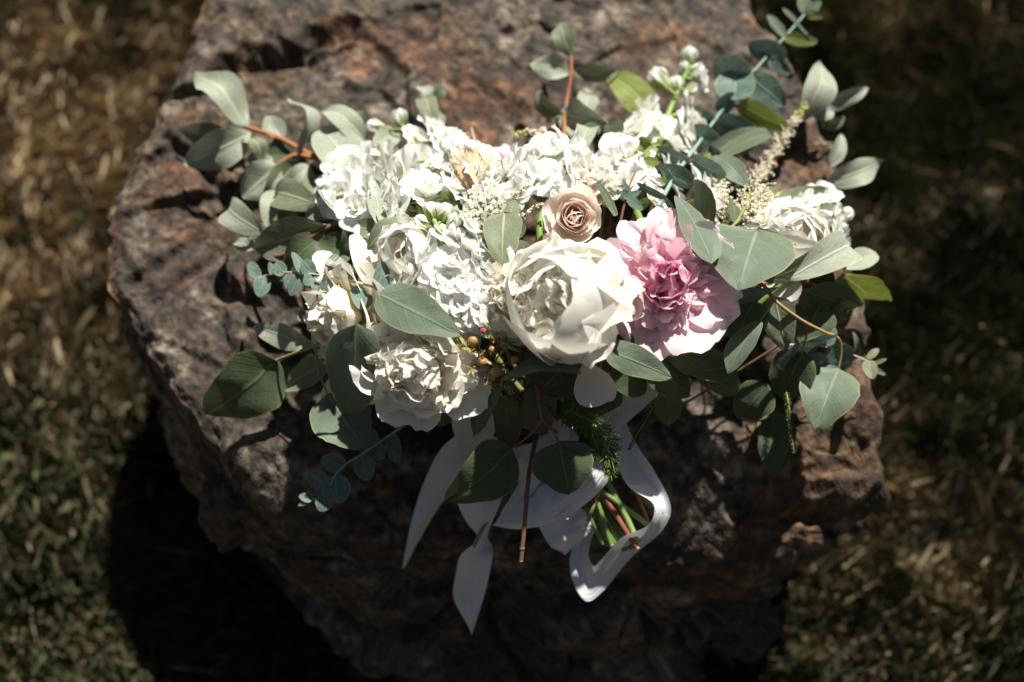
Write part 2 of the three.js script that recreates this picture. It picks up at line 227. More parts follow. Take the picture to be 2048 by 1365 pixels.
const M = {
  silver: leafMat(leafTex([0.600, 0.622, 0.555], [0.496, 0.537, 0.464], [0.695, 0.704, 0.632], [0.641, 0.659, 0.551], { mott: 0.35, spk: 0.12 }), { transmission: 0.16 }),
  sage: leafMat(leafTex([0.469, 0.506, 0.397], [0.370, 0.424, 0.316], [0.650, 0.650, 0.506], [0.541, 0.541, 0.397], { mott: 0.5 }), { transmission: 0.2 }),
  dollar: leafMat(leafTex([0.388, 0.456, 0.374], [0.325, 0.397, 0.325], [0.506, 0.551, 0.442], [0.524, 0.541, 0.361], { nv: 6, slant: 0.35, veinW: 0.016, mott: 0.3 }), { transmission: 0.24 }),
  dollarshade: leafMat(leafTex([0.298, 0.370, 0.226], [0.235, 0.311, 0.185], [0.424, 0.478, 0.298], [0.451, 0.469, 0.253], { nv: 6, slant: 0.35, veinW: 0.016, mott: 0.35 }), { transmission: 0.3 }),  // darker, greener copy of dollar: shade and backlight put into the colour
  blue: leafMat(leafTex([0.385, 0.484, 0.451], [0.282, 0.381, 0.343], [0.517, 0.592, 0.526], [0.526, 0.555, 0.329], { nv: 7, veinW: 0.022, mott: 0.8, spk: 0.2, rimW: 0.05 }), { transmission: 0.22 }),
  lime: leafMat(leafTex([0.541, 0.596, 0.253], [0.433, 0.506, 0.180], [0.650, 0.667, 0.379], [0.559, 0.451, 0.235], { nv: 6, mott: 0.4 }), { transmission: 0.4 }),  // yellow-green leaves; sun shining through the backlit ones is painted in
  rusty: new THREE.MeshStandardMaterial({ color: lin(0.31, 0.115, 0.045), roughness: 0.75 }),
  brown: new THREE.MeshStandardMaterial({ color: lin(0.16, 0.085, 0.045), roughness: 0.8 }),
  twig: new THREE.MeshStandardMaterial({ color: lin(0.34, 0.22, 0.09), roughness: 0.7 }),
  redtwig: new THREE.MeshStandardMaterial({ color: lin(0.25, 0.075, 0.045), roughness: 0.7 }),
  olive: new THREE.MeshStandardMaterial({ color: lin(0.24, 0.25, 0.085), roughness: 0.7 }),
  bluestem: new THREE.MeshStandardMaterial({ color: lin(0.22, 0.34, 0.30), roughness: 0.7 }),
  palestem: new THREE.MeshStandardMaterial({ color: lin(0.42, 0.36, 0.26), roughness: 0.75 }),
  stalk: new THREE.MeshStandardMaterial({ color: lin(0.22, 0.32, 0.09), roughness: 0.55 }),
  stalkshade: new THREE.MeshStandardMaterial({ color: lin(0.15, 0.23, 0.06), roughness: 0.55 }),  // darker copy of stalk: shade inside the bouquet painted into the green
  calyx: new THREE.MeshPhysicalMaterial({ color: lin(0.42, 0.53, 0.16), roughness: 0.9, transmission: 0.3, side: THREE.DoubleSide }),
};
// leaf from a base to a tip (picture x, y and height over the dome in cm), apparent width in pixels
function leafAt(t, mat, b, tp, wpx, o = {}) {
  const B = Q(...b), T = Q(...tp), X = T.clone().sub(B), L = X.length(), z = -(B.clone().sub(CAM).dot(TOW)), roll = o.face ? 0 : o.roll ?? rr(-0.35, 0.35);
  X.normalize(); const c = o.face ? ax(...o.face) : CAM.clone().sub(B).normalize(), N = c.addScaledVector(X, -c.dot(X)).normalize().applyAxisAngle(X, roll), Z = new V3().crossVectors(X, N);
  const W = wpx * PXM(z) / Math.max(0.5, o.face ? N.dot(TOW) : Math.cos(roll));
  const g = leafGeo({ L, W, ...(o.curl ? { twist: rr(-o.curl, o.curl), sbend: rr(-o.curl, o.curl) } : {}), ...o });
  const m = part(t, 'leaf', g, mat, B); m.quaternion.setFromRotationMatrix(new THREE.Matrix4().makeBasis(X, N, Z)); return m;
}
// a petal in its flower's frame: +Y is the flower's axis, the petal leans out along +X
function petalGeo({ L = 1, W = 0.8, p0 = 60, p1 = 20, cu = 1, cup = 0.6, ruf = 0.06, notch = 0.05, tip = 0.2, wide = 0.68, r0 = 0.02, nu = 9, nv = 8, ca = [1, 1, 1], cb = [1, 1, 1], edge, fr = 0.28 }) {
  const sd = rr(0, 500), x = [r0], y = [0], ph = []; const f = rr(1.6, 2.8);
  for (let i = 0; i <= nu; i++) { const u = i / nu, a = mix(p0, p1, u ** cu) * R; ph.push(a); if (i) { x.push(x[i - 1] + Math.sin(a) * L / nu); y.push(y[i - 1] + Math.cos(a) * L / nu); } }
  const pw = (q) => q < wide ? 0.2 + 0.8 * Math.sin(Math.PI / 2 * q / wide) ** 1.15 : Math.sqrt(Math.max(0.0004, 1 - ((q - wide) / (1 - wide)) ** 2.4));
  const at = (arr, q) => { const k = cl(q) * nu, i = Math.min(nu - 1, Math.floor(k)); return mix(arr[i], arr[i + 1], k - i); };
  const sp = (u) => Math.sin(u * Math.PI / 2) ** 0.92;         // rows crowd towards the rounded tip
  return gridGeo(nu, nv, (u0, v) => {
    const s = v * 2 - 1, u = sp(u0), hw = W / 2 * pw(u), l = s * pw(u);
    const nt = notch * (0.5 + 0.5 * noise(l * 2.2 + sd, 1, 1) + 0.3 * noise(l * 5.5 + sd, 4, 1)) * u ** 4, q = u - nt, c = cup || 1e-3, a = at(ph, q), sc = l * c;
    const lat = W / 2 * Math.sin(sc) / c, e = Math.max(u ** 3, Math.abs(l) ** 2 * u);
    const inw = W / 2 * (1 - Math.cos(sc)) / c + ruf * L * (noise(l * f + sd, u * 2.0, 7) * (0.25 + 0.75 * e) + fr * noise(l * f * 2.3 + sd, u * 3.4, 3) * e);
    const nx = -Math.cos(a), ny = Math.sin(a);
    return [at(x, q) + nx * inw, at(y, q) + ny * inw, lat];
  }, null, (u, v) => { let c = lerp3(ca, cb, sst(0.05, 0.6, u + 0.1 * noise(v * 6 + sd, u * 3, 1))); if (edge) c = lerp3(c, edge, sst(0.8, 1, u + 0.12 * noise(v * 7 + sd, 1, 2)) * 0.8); return c; });
}
const petalMat = (o = {}) => new THREE.MeshPhysicalMaterial({ vertexColors: true, roughness: 0.97, transmission: 0.44, side: THREE.DoubleSide, ...o });
const PM_ = petalMat();
const pool = {};
const variants = (key, n, f) => (pool[key] ??= Array.from({ length: n }, f));
const pick = (a) => a[Math.floor(rnd() * a.length)];
const frame = (axis, spin = 0) => new THREE.Quaternion().setFromUnitVectors(new V3(0, 1, 0), axis).multiply(new THREE.Quaternion().setFromAxisAngle(new V3(0, 1, 0), spin));
const YA = new V3(0, 1, 0), ZA = new V3(0, 0, 1);
function petal(t, geo, C, axis, az, size, lean = 0, mat = PM_, name = 'petal') {
  const m = part(t, name, geo, mat, C); m.quaternion.copy(frame(axis)).multiply(new THREE.Quaternion().setFromAxisAngle(YA, az)).multiply(new THREE.Quaternion().setFromAxisAngle(ZA, lean)); m.scale.setScalar(size); return m;
}
// where the stems cross under the ribbon, and where they are cut
const BIND = P(1150, 905, 1.025);
const cuts = [];
function stemToHandle(t, from, axis, mat, r, cut) { // cut: [px, py] of the visible cut end
  const a = from.clone().addScaledVector(axis, -0.05), b = BIND.clone().add(new V3(rr(-0.012, 0.012), rr(-0.012, 0.012), rr(-0.012, 0.012)));
  const pts = [from, a, a.clone().lerp(b, 0.55).add(new V3(0, -0.02, 0)), b];
  if (cut) pts.push(P(cut[0], cut[1], cut[2] ?? 1.03));
  part(t, 'stem', tube(pts, r, r * 0.95, 26), mat);
}
// ---------------------------------------------------------------- peonies
const WHITE = [0.91, 0.90, 0.855], CREAM = [0.86, 0.80, 0.62], PURE = [0.86, 0.86, 0.84];
const IVORY = [0.91, 0.895, 0.83];
const wGuard = () => variants('wGuard', 6, () => petalGeo({ L: 1.72, W: 1.66, p0: 88, p1: -42, cup: 0.85, ruf: 0.03, notch: 0.07, wide: 0.6, ca: CREAM, cb: WHITE, nu: 14, nv: 12 }));
const wOpen = () => variants('wOpen', 6, () => petalGeo({ L: 1.3, W: 1.15, p0: 80, p1: 58, cup: 0.45, ruf: 0.06, notch: 0.12, ca: CREAM, cb: WHITE, nu: 14, nv: 12 }));
const wInner = () => variants('wInner', 22, () => petalGeo({ L: 1, W: rr(0.55, 0.95), p0: rr(5, 30), p1: rnd() < 0.62 ? rr(65, 125) : rr(-60, -15), cu: rr(1.4, 2.6), cup: rr(0.1, 0.6), ruf: 0.13, notch: 0.16, wide: rr(0.62, 0.8), ca: [0.92, 0.79, 0.44], cb: IVORY, nu: 12, nv: 12 }));
const wRuf = () => variants('wRuf', 22, () => petalGeo({ L: 1, W: rr(0.35, 0.7), p0: rr(5, 30), p1: rnd() < 0.62 ? rr(60, 120) : rr(-60, -15), cu: rr(1.4, 2.6), cup: rr(0.1, 0.6), ruf: 0.14, notch: 0.2, wide: rr(0.62, 0.8), ca: [0.92, 0.77, 0.38], cb: [0.91, 0.885, 0.80], nu: 12, nv: 11 }));
const pkGuard = () => variants('pkGuard', 8, () => petalGeo({ L: 1.1, W: rr(0.75, 1.1), p0: rr(66, 80), p1: rr(70, 98), cup: rr(0.2, 0.6), ruf: 0.10, notch: 0.18, tip: 0.22, ca: [0.86, 0.47, 0.60], cb: [0.91, 0.76, 0.805], edge: [0.92, 0.84, 0.86], wide: 0.75, nu: 14, nv: 12 }));
const pkMid = () => variants('pkMid', 20, () => petalGeo({ L: 1, W: rr(0.32, 0.58), p0: rr(30, 55), p1: rnd() < 0.7 ? rr(60, 110) : rr(0, 30), cu: rr(1.2, 2.2), cup: rr(0.2, 0.7), ruf: 0.13, notch: 0.22, tip: 0.2, ca: [0.84, 0.36, 0.52], cb: [0.91, 0.70, 0.765], edge: [0.92, 0.85, 0.87], wide: rr(0.65, 0.82), nu: 12, nv: 12 }));
const pkCore = () => variants('pkCore', 10, () => petalGeo({ L: 1, W: rr(0.4, 0.75), p0: rr(25, 45), p1: rr(-50, -10), cup: rr(0.5, 1.0), ruf: 0.12, notch: 0.2, tip: 0.2, ca: [0.74, 0.14, 0.38], cb: [0.88, 0.52, 0.66], edge: [0.66, 0.06, 0.27], nu: 9, nv: 8 }));
function peony(o) { // C px,py,o ; Rpx ; axis
  const z = DZ(o.c[0], o.c[1]), Rm = o.r * (o.k ?? 1.12) * PXM(z), axis = o.axis, C = Q(...o.c), base = C.clone().addScaledVector(axis, -Rm * 0.62);
  const t = thing(o.name, o.label, 'flower', base, o.group);
  let az = rr(0, 6);
  for (const [kind, n, l0, l1, lean0, lean1] of o.layers) for (let i = 0; i < n; i++) {
    az += 2.399963 + rr(-0.25, 0.25); const k = (i + 0.5) / n, L = mix(l0, l1, k) * (o.lj ? rr(0.8, 1.14) : rr(0.92, 1.08));
    petal(t, pick(kind()), base.clone().addScaledVector(axis, rr(0, 0.05) * Rm), axis, az, L * Rm, -(mix(lean0, lean1, k) + rr(-1, 1) * (o.jit ?? 7)) * R, PM_);
  }
  const s = part(t, 'calyx', new THREE.SphereGeometry(Rm * 0.28, 12, 8), M.stalk, base); s.scale.y = 0.8;
  stemToHandle(t, base, axis, M.stalkshade, 0.0036, o.cut); return t;
}
reseed(101);
peony({ name: 'peony', label: 'large cream white peony with a cupped globe of petals and ruffled heart', c: [1140, 600, 2.2], r: 124, k: 1.24, jit: 10, axis: ax(-0.42, 0.16, 0.89), cut: [1250, 1102], layers: [[wGuard, 6, 1.04, 1.0, 4, 0], [wGuard, 5, 0.98, 0.94, -2, -8], [wRuf, 26, 1.16, 1.1, 20, 6], [wRuf, 34, 1.32, 1.22, 10, -16]] });
reseed(102);
peony({ name: 'peony', label: 'small ruffled ivory peony squeezed against the left side of the cupped cream peony', c: [1030, 592, 1.4], r: 70, axis: ax(-0.25, 0.1, 0.95), cut: [1207, 1088], layers: [[wOpen, 5, 0.95, 0.9, 8, 0], [wRuf, 24, 1.4, 1.3, 40, 14], [wRuf, 20, 1.35, 1.2, 12, -16]] });
reseed(103);
peony({ name: 'peony', label: 'open pale pink peony with a magenta heart and ruffled lilac pink petals', c: [1338, 560, 1.6], r: 122, jit: 14, lj: 1, axis: ax(-0.05, 0.06, 0.98), cut: [1278, 1084], layers: [[pkGuard, 7, 1.18, 1.1, -4, -10], [pkGuard, 8, 1.1, 0.98, 8, 2], [pkMid, 40, 1.1, 0.9, 16, 0], [pkMid, 30, 0.9, 0.74, 4, -14], [pkCore, 20, 1.0, 0.92, 14, -20]] });
reseed(104);
peony({ name: 'peony', label: 'half closed white peony blushed pink, wedged between the cream and the pink peony', c: [1252, 605, 1.4], r: 42, axis: ax(0.25, -0.35, 0.85), layers: [[() => variants('blush', 4, () => petalGeo({ L: 1.6, W: 1.5, p0: 85, p1: -30, cup: 0.8, ruf: 0.03, notch: 0.12, tip: 0.22, ca: [0.78, 0.55, 0.60], cb: [0.80, 0.70, 0.71], nu: 10, nv: 10 })), 6, 1.05, 1, 0, -6], [wInner, 6, 1.0, 0.9, 20, 0]] });
reseed(105);
peony({ name: 'peony', label: 'white peony hanging its ruffled head beside the dried seed heads', c: [840, 730, 1.8], r: 98, jit: 12, axis: ax(-0.14, -0.15, 0.95), cut: [1226, 1098], layers: [[wOpen, 7, 1.05, 1.0, 4, -6], [wRuf, 26, 1.3, 1.15, 50, 24], [wRuf, 30, 1.3, 1.15, 24, 0], [wRuf, 16, 1.2, 1.1, 0, -16]] });
reseed(106);
peony({ name: 'peony', label: 'white peony turned outward behind the small blue eucalyptus sprig', c: [666, 636, 0.8], r: 92, jit: 12, axis: ax(-0.72, -0.18, 0.60), layers: [[wOpen, 8, 1.1, 1.0, 10, 0], [wOpen, 4, 0.95, 0.9, 26, 10], [wRuf, 30, 1.3, 1.1, 45, 10], [wRuf, 20, 1.2, 1.1, 10, -14]] });
reseed(107);
peony({ name: 'peony', label: 'plump white peony bud half hidden behind the front stock spike', c: [815, 505, 0.5], r: 62, axis: ax(-0.25, 0.1, 0.95), layers: [[wGuard, 7, 1.05, 1.0, 0, -6], [wInner, 16, 1.4, 1.3, 16, -10]] });
reseed(108);
peony({ name: 'peony', label: 'smooth white peony bud among stock florets over the silver leaves', c: [1588, 475, 0.6], r: 70, axis: ax(0.05, 0.15, 0.95), layers: [[wGuard, 8, 1.05, 1.0, 2, -10], [wGuard, 5, 0.98, 0.94, -10, -14], [wInner, 10, 1.35, 1.25, 10, -12]] });
reseed(109);
peony({ name: 'peony', label: 'pale pink peony mostly buried behind the white stock and the peach tuft', c: [1012, 318, -0.6], r: 50, axis: ax(0, 0.35, 0.9), layers: [[pkGuard, 8, 1.05, 0.95, 30, 15], [pkMid, 12, 0.9, 0.8, 20, 0]] });
// single hanging petals
reseed(110);
for (const [b, tp, w, label, ro] of [
  [[1172, 728, 0.5], [1203, 812, 1.2], 84, 'broad white petal hanging under the cupped cream peony, half in shadow', 0.1],
  [[925, 770, 0], [955, 892, 0.6], 88, 'long white petal drooping over the ribbon below the ruffled peony', -0.15],
  [[738, 575, 0.5], [706, 470, 0.8], 44, 'narrow curled white petal standing upright above the blue sprig', 0.5],
  [[752, 580, -1], [722, 455, -1], 50, 'tall shaded white petal behind the narrow curled one', 0.1],
  [[662, 560, -0.6], [640, 503, -0.3], 46, 'small rounded white petal tucked behind the blue sprig', 0.1],
  [[680, 740, -1.2], [668, 830, -0.8], 62, 'white petal half covered by the pale folded eucalyptus leaf', 0.1],
  [[1560, 545, -1.2], [1568, 612, -1.5], 80, 'white petal peeping out under the large round eucalyptus leaf', 0.1],
]) {
  const B = Q(...b), T = Q(...tp), X = T.clone().sub(B), L = X.length(); X.normalize(); const c = CAM.clone().sub(B).normalize(), N = c.addScaledVector(X, -c.dot(X)).normalize().applyAxisAngle(X, ro), Z = new V3().crossVectors(X, N);
  const t = thing('petal', label, 'petal', B, 'loose white petals');
  const g = petalGeo({ L, W: w * PXM(DZ(b[0], b[1])) * 1.1, p0: 100, p1: 74, cup: 0.7, ruf: 0.05, notch: 0.05, wide: 0.55, ca: CREAM, cb: PURE, r0: 0, nu: 14, nv: 12 });
  const m = part(t, 'petal_blade', g, PM_, B); m.quaternion.setFromRotationMatrix(new THREE.Matrix4().makeBasis(X, N, Z));
}
// ---------------------------------------------------------------- roses
function rose(c, r, axis, label, n, cut) {
  const Rm = r * PXM(DZ(c[0], c[1])), C = Q(...c), base = C.clone().addScaledVector(axis, -Rm * 0.75), t = thing('rose', label, 'flower', base, 'blush roses');
  for (let i = 0; i < n; i++) {
    const k = i / (n - 1), g = petalGeo({ L: Rm * mix(1.0, 1.12, k), W: Rm * mix(0.42, 1.35, k ** 0.7), p0: mix(6, 62, k), p1: mix(-16, 34, k ** 2), cu: 1.3, cup: mix(1.5, 0.85, k), ruf: mix(0.03, 0.06, k), notch: 0.05, tip: mix(0.05, 0.2, k), r0: Rm * mix(0.03, 0.14, k), nu: 10, nv: 12, ca: [0.93, 0.75, 0.64], cb: k < 0.5 ? [0.93, 0.79, 0.72] : [0.93, 0.845, 0.77] });
    petal(t, g, base, axis, i * 2.399963 + rr(-0.35, 0.35), rr(0.93, 1.07), rr(-0.08, 0.08));
  }
  for (let i = 0; i < 5; i++) petal(t, variants('sepal', 3, () => petalGeo({ L: 1, W: 0.28, p0: 85, p1: 120, cup: 0.5, ruf: 0.03, tip: 0.6, wide: 0.3, ca: [1, 1, 1], cb: [1, 1, 1] }))[i % 3], base, axis, i * 1.257, Rm * 0.8, 0, M.calyx, 'sepal');
  stemToHandle(t, base, axis, M.stalkshade, 0.003, cut);
}
reseed(120); rose([1150, 432, 3.0], 70, ax(0.03, -0.02, 0.98), 'blush pink rose in full spiral above the cupped cream peony', 26, [1300, 1054, 1.02]);
reseed(121); rose([1182, 372, -0.6], 44, ax(0.05, 0.3, 0.95), 'peach rose mostly hidden behind the blush rose', 16);
// ---------------------------------------------------------------- white stock
const stWhite = [0.885, 0.885, 0.865], stGreen = [0.85, 0.865, 0.79];
const stOut = () => variants('stOut', 10, () => petalGeo({ L: 1, W: rr(0.9, 1.15), p0: rr(50, 70), p1: rr(78, 110), cup: rr(0.1, 0.6), ruf: 0.11, notch: 0.08, tip: 0.26, fr: 0.2, ca: stGreen, cb: stWhite, nu: 11, nv: 10 }));
const stMid = () => variants('stMid', 10, () => petalGeo({ L: 0.85, W: rr(0.7, 0.95), p0: rr(25, 45), p1: rr(40, 85), cup: rr(0.3, 0.8), ruf: 0.12, notch: 0.08, tip: 0.24, fr: 0.2, ca: stGreen, cb: stWhite, nu: 11, nv: 10 }));
const stIn = () => variants('stIn', 8, () => petalGeo({ L: 0.62, W: rr(0.35, 0.6), p0: rr(0, 25), p1: rr(0, 50), cup: rr(0.5, 1.1), ruf: 0.14, notch: 0.14, tip: 0.2, ca: [0.75, 0.80, 0.52], cb: stWhite, nu: 6, nv: 6 }));
const budPet = () => variants('budPet', 4, () => petalGeo({ L: 1, W: 0.85, p0: 50, p1: -38, cup: 1.1, ruf: 0.05, notch: 0.1, tip: 0.25, ca: [0.66, 0.73, 0.42], cb: stWhite, nu: 8, nv: 7 }));
const budSep = () => variants('budSep', 3, () => petalGeo({ L: 0.78, W: 0.46, p0: 62, p1: -22, cup: 0.9, ruf: 0.03, tip: 0.5, wide: 0.4, nu: 7, nv: 5 }));
function floret(t, C, axis, Rm) {
  const g = new THREE.Group(); g.name = 'floret'; g.position.copy(C).sub(t.position); t.add(g);
  let az = rr(0, 6);
  for (let i = 0; i < 6; i++) petal(g, pick(stOut()), C, axis, az += 1.0472 + rr(-0.25, 0.25), Rm * rr(0.9, 1.12), rr(-0.15, 0.15));
  for (let i = 0; i < 4; i++) petal(g, pick(stMid()), C, axis, az += 2.4 + rr(-0.2, 0.2), Rm * rr(0.85, 1.05), rr(-0.15, 0.15));
  for (let i = 0; i < 3; i++) petal(g, pick(stIn()), C, axis, az += 1.6 + rr(-0.3, 0.3), Rm * rr(0.85, 1.1), rr(-0.2, 0.2));
  const c = part(g, 'calyx', calyxGeo, M.calyx, C); c.quaternion.copy(frame(axis)); c.scale.setScalar(Rm);
}
const calyxGeo = new THREE.LatheGeometry([[0.02, -0.75], [0.14, -0.7], [0.2, -0.35], [0.16, 0], [0.12, 0.05]].map(([x, y]) => new THREE.Vector2(x, y)), 8);
function bud(t, C, axis, Rm) {
  const g = new THREE.Group(); g.name = 'bud'; g.position.copy(C).sub(t.position); t.add(g); const b = C.clone().addScaledVector(axis, -Rm * 0.8);
  for (let i = 0; i < 5; i++) petal(g, pick(budPet()), b, axis, i * 1.2566 + rr(-0.2, 0.2), Rm * 1.9);
  for (let i = 0; i < 4; i++) petal(g, budSep()[i % 3], b, axis, i * 1.5708 + 0.3, Rm * 1.95, 0.02, M.calyx, 'sepal');
}
function stock(label, stem, florets, buds, cut, cutMat = M.stalkshade) {
  const pts = stem.map((s) => Q(...s)), t = thing('white_stock', label, 'flower', pts[0], 'white stock spikes'), tipward = pts[pts.length - 1].clone().sub(pts[0]).normalize();
  part(t, 'stem', tube(pts, 0.0042, 0.0024, 18), M.stalk);
  const c = curve(pts);
  const near = (p) => { let best = c.getPoint(0), d = 9; for (let i = 0; i <= 24; i++) { const q = c.getPoint(i / 24), e = q.distanceTo(p); if (e < d) { d = e; best = q; } } return best; };
  const place = (f, isBud) => {
    const p = Q(f[0], f[1], f[3] ?? 0), n = near(p), out = p.clone().sub(n), d = out.length();
    const axis = (f[4] ? ax(...f[4]) : out.normalize().multiplyScalar(Math.min(1, d / 0.02)).addScaledVector(TOW, 0.55).addScaledVector(tipward, 0.35).addScaledVector(SUN, 0.3)).normalize();
    const Rm = f[2] * (isBud ? 0.66 : 0.74) * PXM(DZ(f[0], f[1]));
    const low = n.clone().addScaledVector(tipward, -d * 0.5);
    part(t, 'flower_stalk', tube([low, low.clone().lerp(p, 0.55).addScaledVector(tipward, -0.002), p.clone().addScaledVector(axis, -Rm * 0.6)], 0.0014, 0.0016, 8, 5), M.stalk);
    if (isBud) bud(t, p, axis, Rm); else floret(t, p, axis, Rm);
  };
  florets.forEach((f) => place(f, false)); buds.forEach((f) => place(f, true));
  stemToHandle(t, pts[0], tipward, cutMat, 0.0034, cut);
}
reseed(130);
stock('white stock spike with a green tip bud rising over the silver leaves toward the crack', [[895, 405, -0.5], [858, 345, 0.3], [825, 285, 0.6], [803, 248, 0.8]], [[860, 268, 62], [835, 285, 52, -0.5], [780, 318, 62], [812, 350, 84, 0.6], [730, 330, 62, 0.8], [700, 352, 78, 1.2, [-0.2, 0.35, 0.9]], [690, 392, 80, 1.2, [-0.25, 0.2, 0.95]], [668, 372, 56, 0.9, [-0.3, 0.35, 0.9]], [715, 420, 66, 0.6, [-0.1, 0.2, 0.95]], [880, 300, 62], [885, 345, 55], [760, 385, 80, -0.2], [735, 400, 66, 0.2], [775, 355, 66, 0.2], [845, 325, 60, 0.2], [740, 360, 60, 0.6], [880, 270, 50, -0.2]], [[756, 258, 42, 0.8], [800, 240, 40, 1], [752, 318, 46, 1]], [1190, 1040]);
reseed(131);
stock('dense white stock spike pointing up in front of the peony bud', [[905, 585, -1], [893, 530, 1], [880, 470, 2.6], [868, 440, 3.2]], [[870, 520, 88, 0.8], [930, 505, 84, 0.6], [835, 560, 86], [800, 585, 64, 0], [880, 640, 60, -0.6], [960, 625, 70, 0], [985, 640, 56, -0.3], [850, 500, 60, 1.2], [905, 535, 70, 1.4], [800, 555, 60, -0.4], [790, 610, 54, -0.8], [1000, 610, 56, -0.8], [940, 540, 66, 0.2], [975, 510, 60, -0.6], [880, 590, 70, 0.4], [845, 630, 56, -0.8], [900, 566, 92, 1], [955, 585, 82], [862, 610, 88, -0.3], [922, 612, 84, 0], [982, 602, 70, -0.4], [822, 528, 66, -0.4], [965, 540, 70], [992, 565, 56, -0.4], [935, 465, 74, 0.5], [900, 480, 60, 1.6]], [[845, 448, 36, 2.6], [888, 428, 40, 3], [862, 424, 36, 3], [905, 445, 34, 2.6]], [1216, 1092]);
reseed(132);
stock('wide white stock head above the blush rose', [[1090, 400, -1.5], [1095, 350, 0], [1105, 305, 0.6]], [[1040, 335, 80], [1098, 318, 92, 0.5], [1134, 305, 78, 0.3], [1062, 372, 80, 0.4], [1140, 350, 74], [1012, 352, 62], [1032, 395, 68], [1100, 365, 76, 0.3], [1150, 385, 50, -0.4], [1070, 335, 66, -0.2], [1165, 330, 56, 0], [1040, 365, 60, -0.4], [1120, 395, 54, -0.6]], [], [1236, 1096]);
reseed(133);
stock('tall white stock spike with pale green buds beside the dark eucalyptus leaves', [[1310, 315, -0.5], [1338, 225, 1], [1362, 170, 1.6], [1382, 122, 2]], [[1290, 238, 70, 0.4], [1280, 268, 82], [1318, 262, 60, -0.2], [1372, 232, 70, 0.3], [1362, 268, 74], [1392, 262, 50], [1340, 290, 60], [1398, 158, 40, 1.4]], [[1320, 162, 50, 1.2], [1378, 116, 40, 2], [1368, 138, 26, 1.8], [1390, 148, 40, 1.6], [1352, 175, 40, 1], [1382, 180, 34, 1]], [1264, 1098]);
reseed(134);
stock('white stock florets crowded round the smooth peony bud', [[1600, 500, -1], [1620, 440, 0], [1650, 400, 0.4]], [[1640, 402, 66], [1600, 415, 70], [1562, 432, 60], [1668, 470, 56], [1668, 440, 50], [1530, 450, 60, -0.6], [1680, 490, 40]], [[1688, 428, 34, 0.6], [1622, 385, 30, 0.4]]);
reseed(135);
stock('shaded white stock florets behind the lime tipped eucalyptus sprig', [[1270, 410, -2], [1260, 350, -0.6], [1245, 305, 0]], [[1250, 318, 80], [1218, 332, 66], [1285, 352, 64, -0.6], [1250, 375, 80, -1], [1335, 360, 80, -1.4], [1400, 405, 100, -1.6], [1300, 400, 70, -1.6], [1205, 360, 50]], []);
reseed(136);
stock('flat white stock florets spread below the green stalk of the tip bud', [[850, 470, -2], [840, 430, -1], [835, 405, -0.4]], [[800, 415, 90], [850, 395, 84], [905, 385, 72, -0.4], [775, 450, 70, -0.6], [955, 372, 74, -0.2], [930, 345, 60, -0.8], [985, 400, 60, -0.6]], []);
reseed(137);
stock('small white stock florets at the back beside the peach tuft', [[910, 345, -2], [905, 310, -0.8], [900, 285, -0.6]], [[925, 305, 56], [950, 310, 50], [905, 275, 44], [975, 325, 48], [660, 420, 40, -1]].slice(0, 4), []);
// ---------------------------------------------------------------- yarrow: heads of tiny five-petalled florets
function yarrow(label, c, r, n) {
  const C = Q(...c), Rm = r * PXM(DZ(c[0], c[1])), axis = ax(rr(-0.2, 0.2), 0.1, 0.95), t = thing('yarrow_head', label, 'flower', C.clone().addScaledVector(axis, -0.02), 'white yarrow heads'), q = frame(axis);
  const geo = variants('yar', 4, () => mergeGeometries(Array.from({ length: 9 }, (_, i) => petalGeo({ L: 1, W: 0.75, p0: 70, p1: 95, cup: 0.2, ruf: 0.08, notch: 0.25, tip: 0.15, nu: 3, nv: 3, ca: [0.62, 0.60, 0.36], cb: stWhite }).rotateY(i * 0.698).scale(i % 2 ? 1 : 0.72, 1, i % 2 ? 1 : 0.72).translate(0, i % 2 ? 0 : 0.12, 0))));
  for (let i = 0; i < n; i++) {
    const a = i * 2.399963, d = Math.sqrt((i + 0.5) / n) * Rm, p = new V3(Math.cos(a) * d + rr(-1, 1) * 0.0012, 0.25 * Rm * (1 - (d / Rm) ** 2) + rr(-0.002, 0.002), Math.sin(a) * d).applyQuaternion(q).add(C);
    const m = part(t, 'floret', pick(geo), PM_, p); m.quaternion.copy(frame(axis.clone().add(new V3(rr(-0.4, 0.4), rr(-0.4, 0.4), rr(-0.4, 0.4))).normalize(), rr(0, 6))); m.scale.setScalar(rr(0.0028, 0.0042));
    if (i % 2 === 0) part(t, 'pedicel', tube([p, p.clone().lerp(C.clone().addScaledVector(axis, -0.025), 0.6), C.clone().addScaledVector(axis, -0.025)], 0.0006, 0.0006, 4, 4), M.stalk);
  }
  stemToHandle(t, C.clone().addScaledVector(axis, -0.022), axis, M.stalkshade, 0.0018);
}
reseed(140); yarrow('flat head of tiny white yarrow flowers beside the greyish oval leaf', [968, 412, 1.4], 46, 70);
reseed(141); yarrow('small head of white yarrow beside the peach rose', [1208, 345, 0.6], 30, 34);
reseed(142); yarrow('fuzzy white yarrow head under the thin eucalyptus stem', [1232, 375, 0.4], 26, 28);
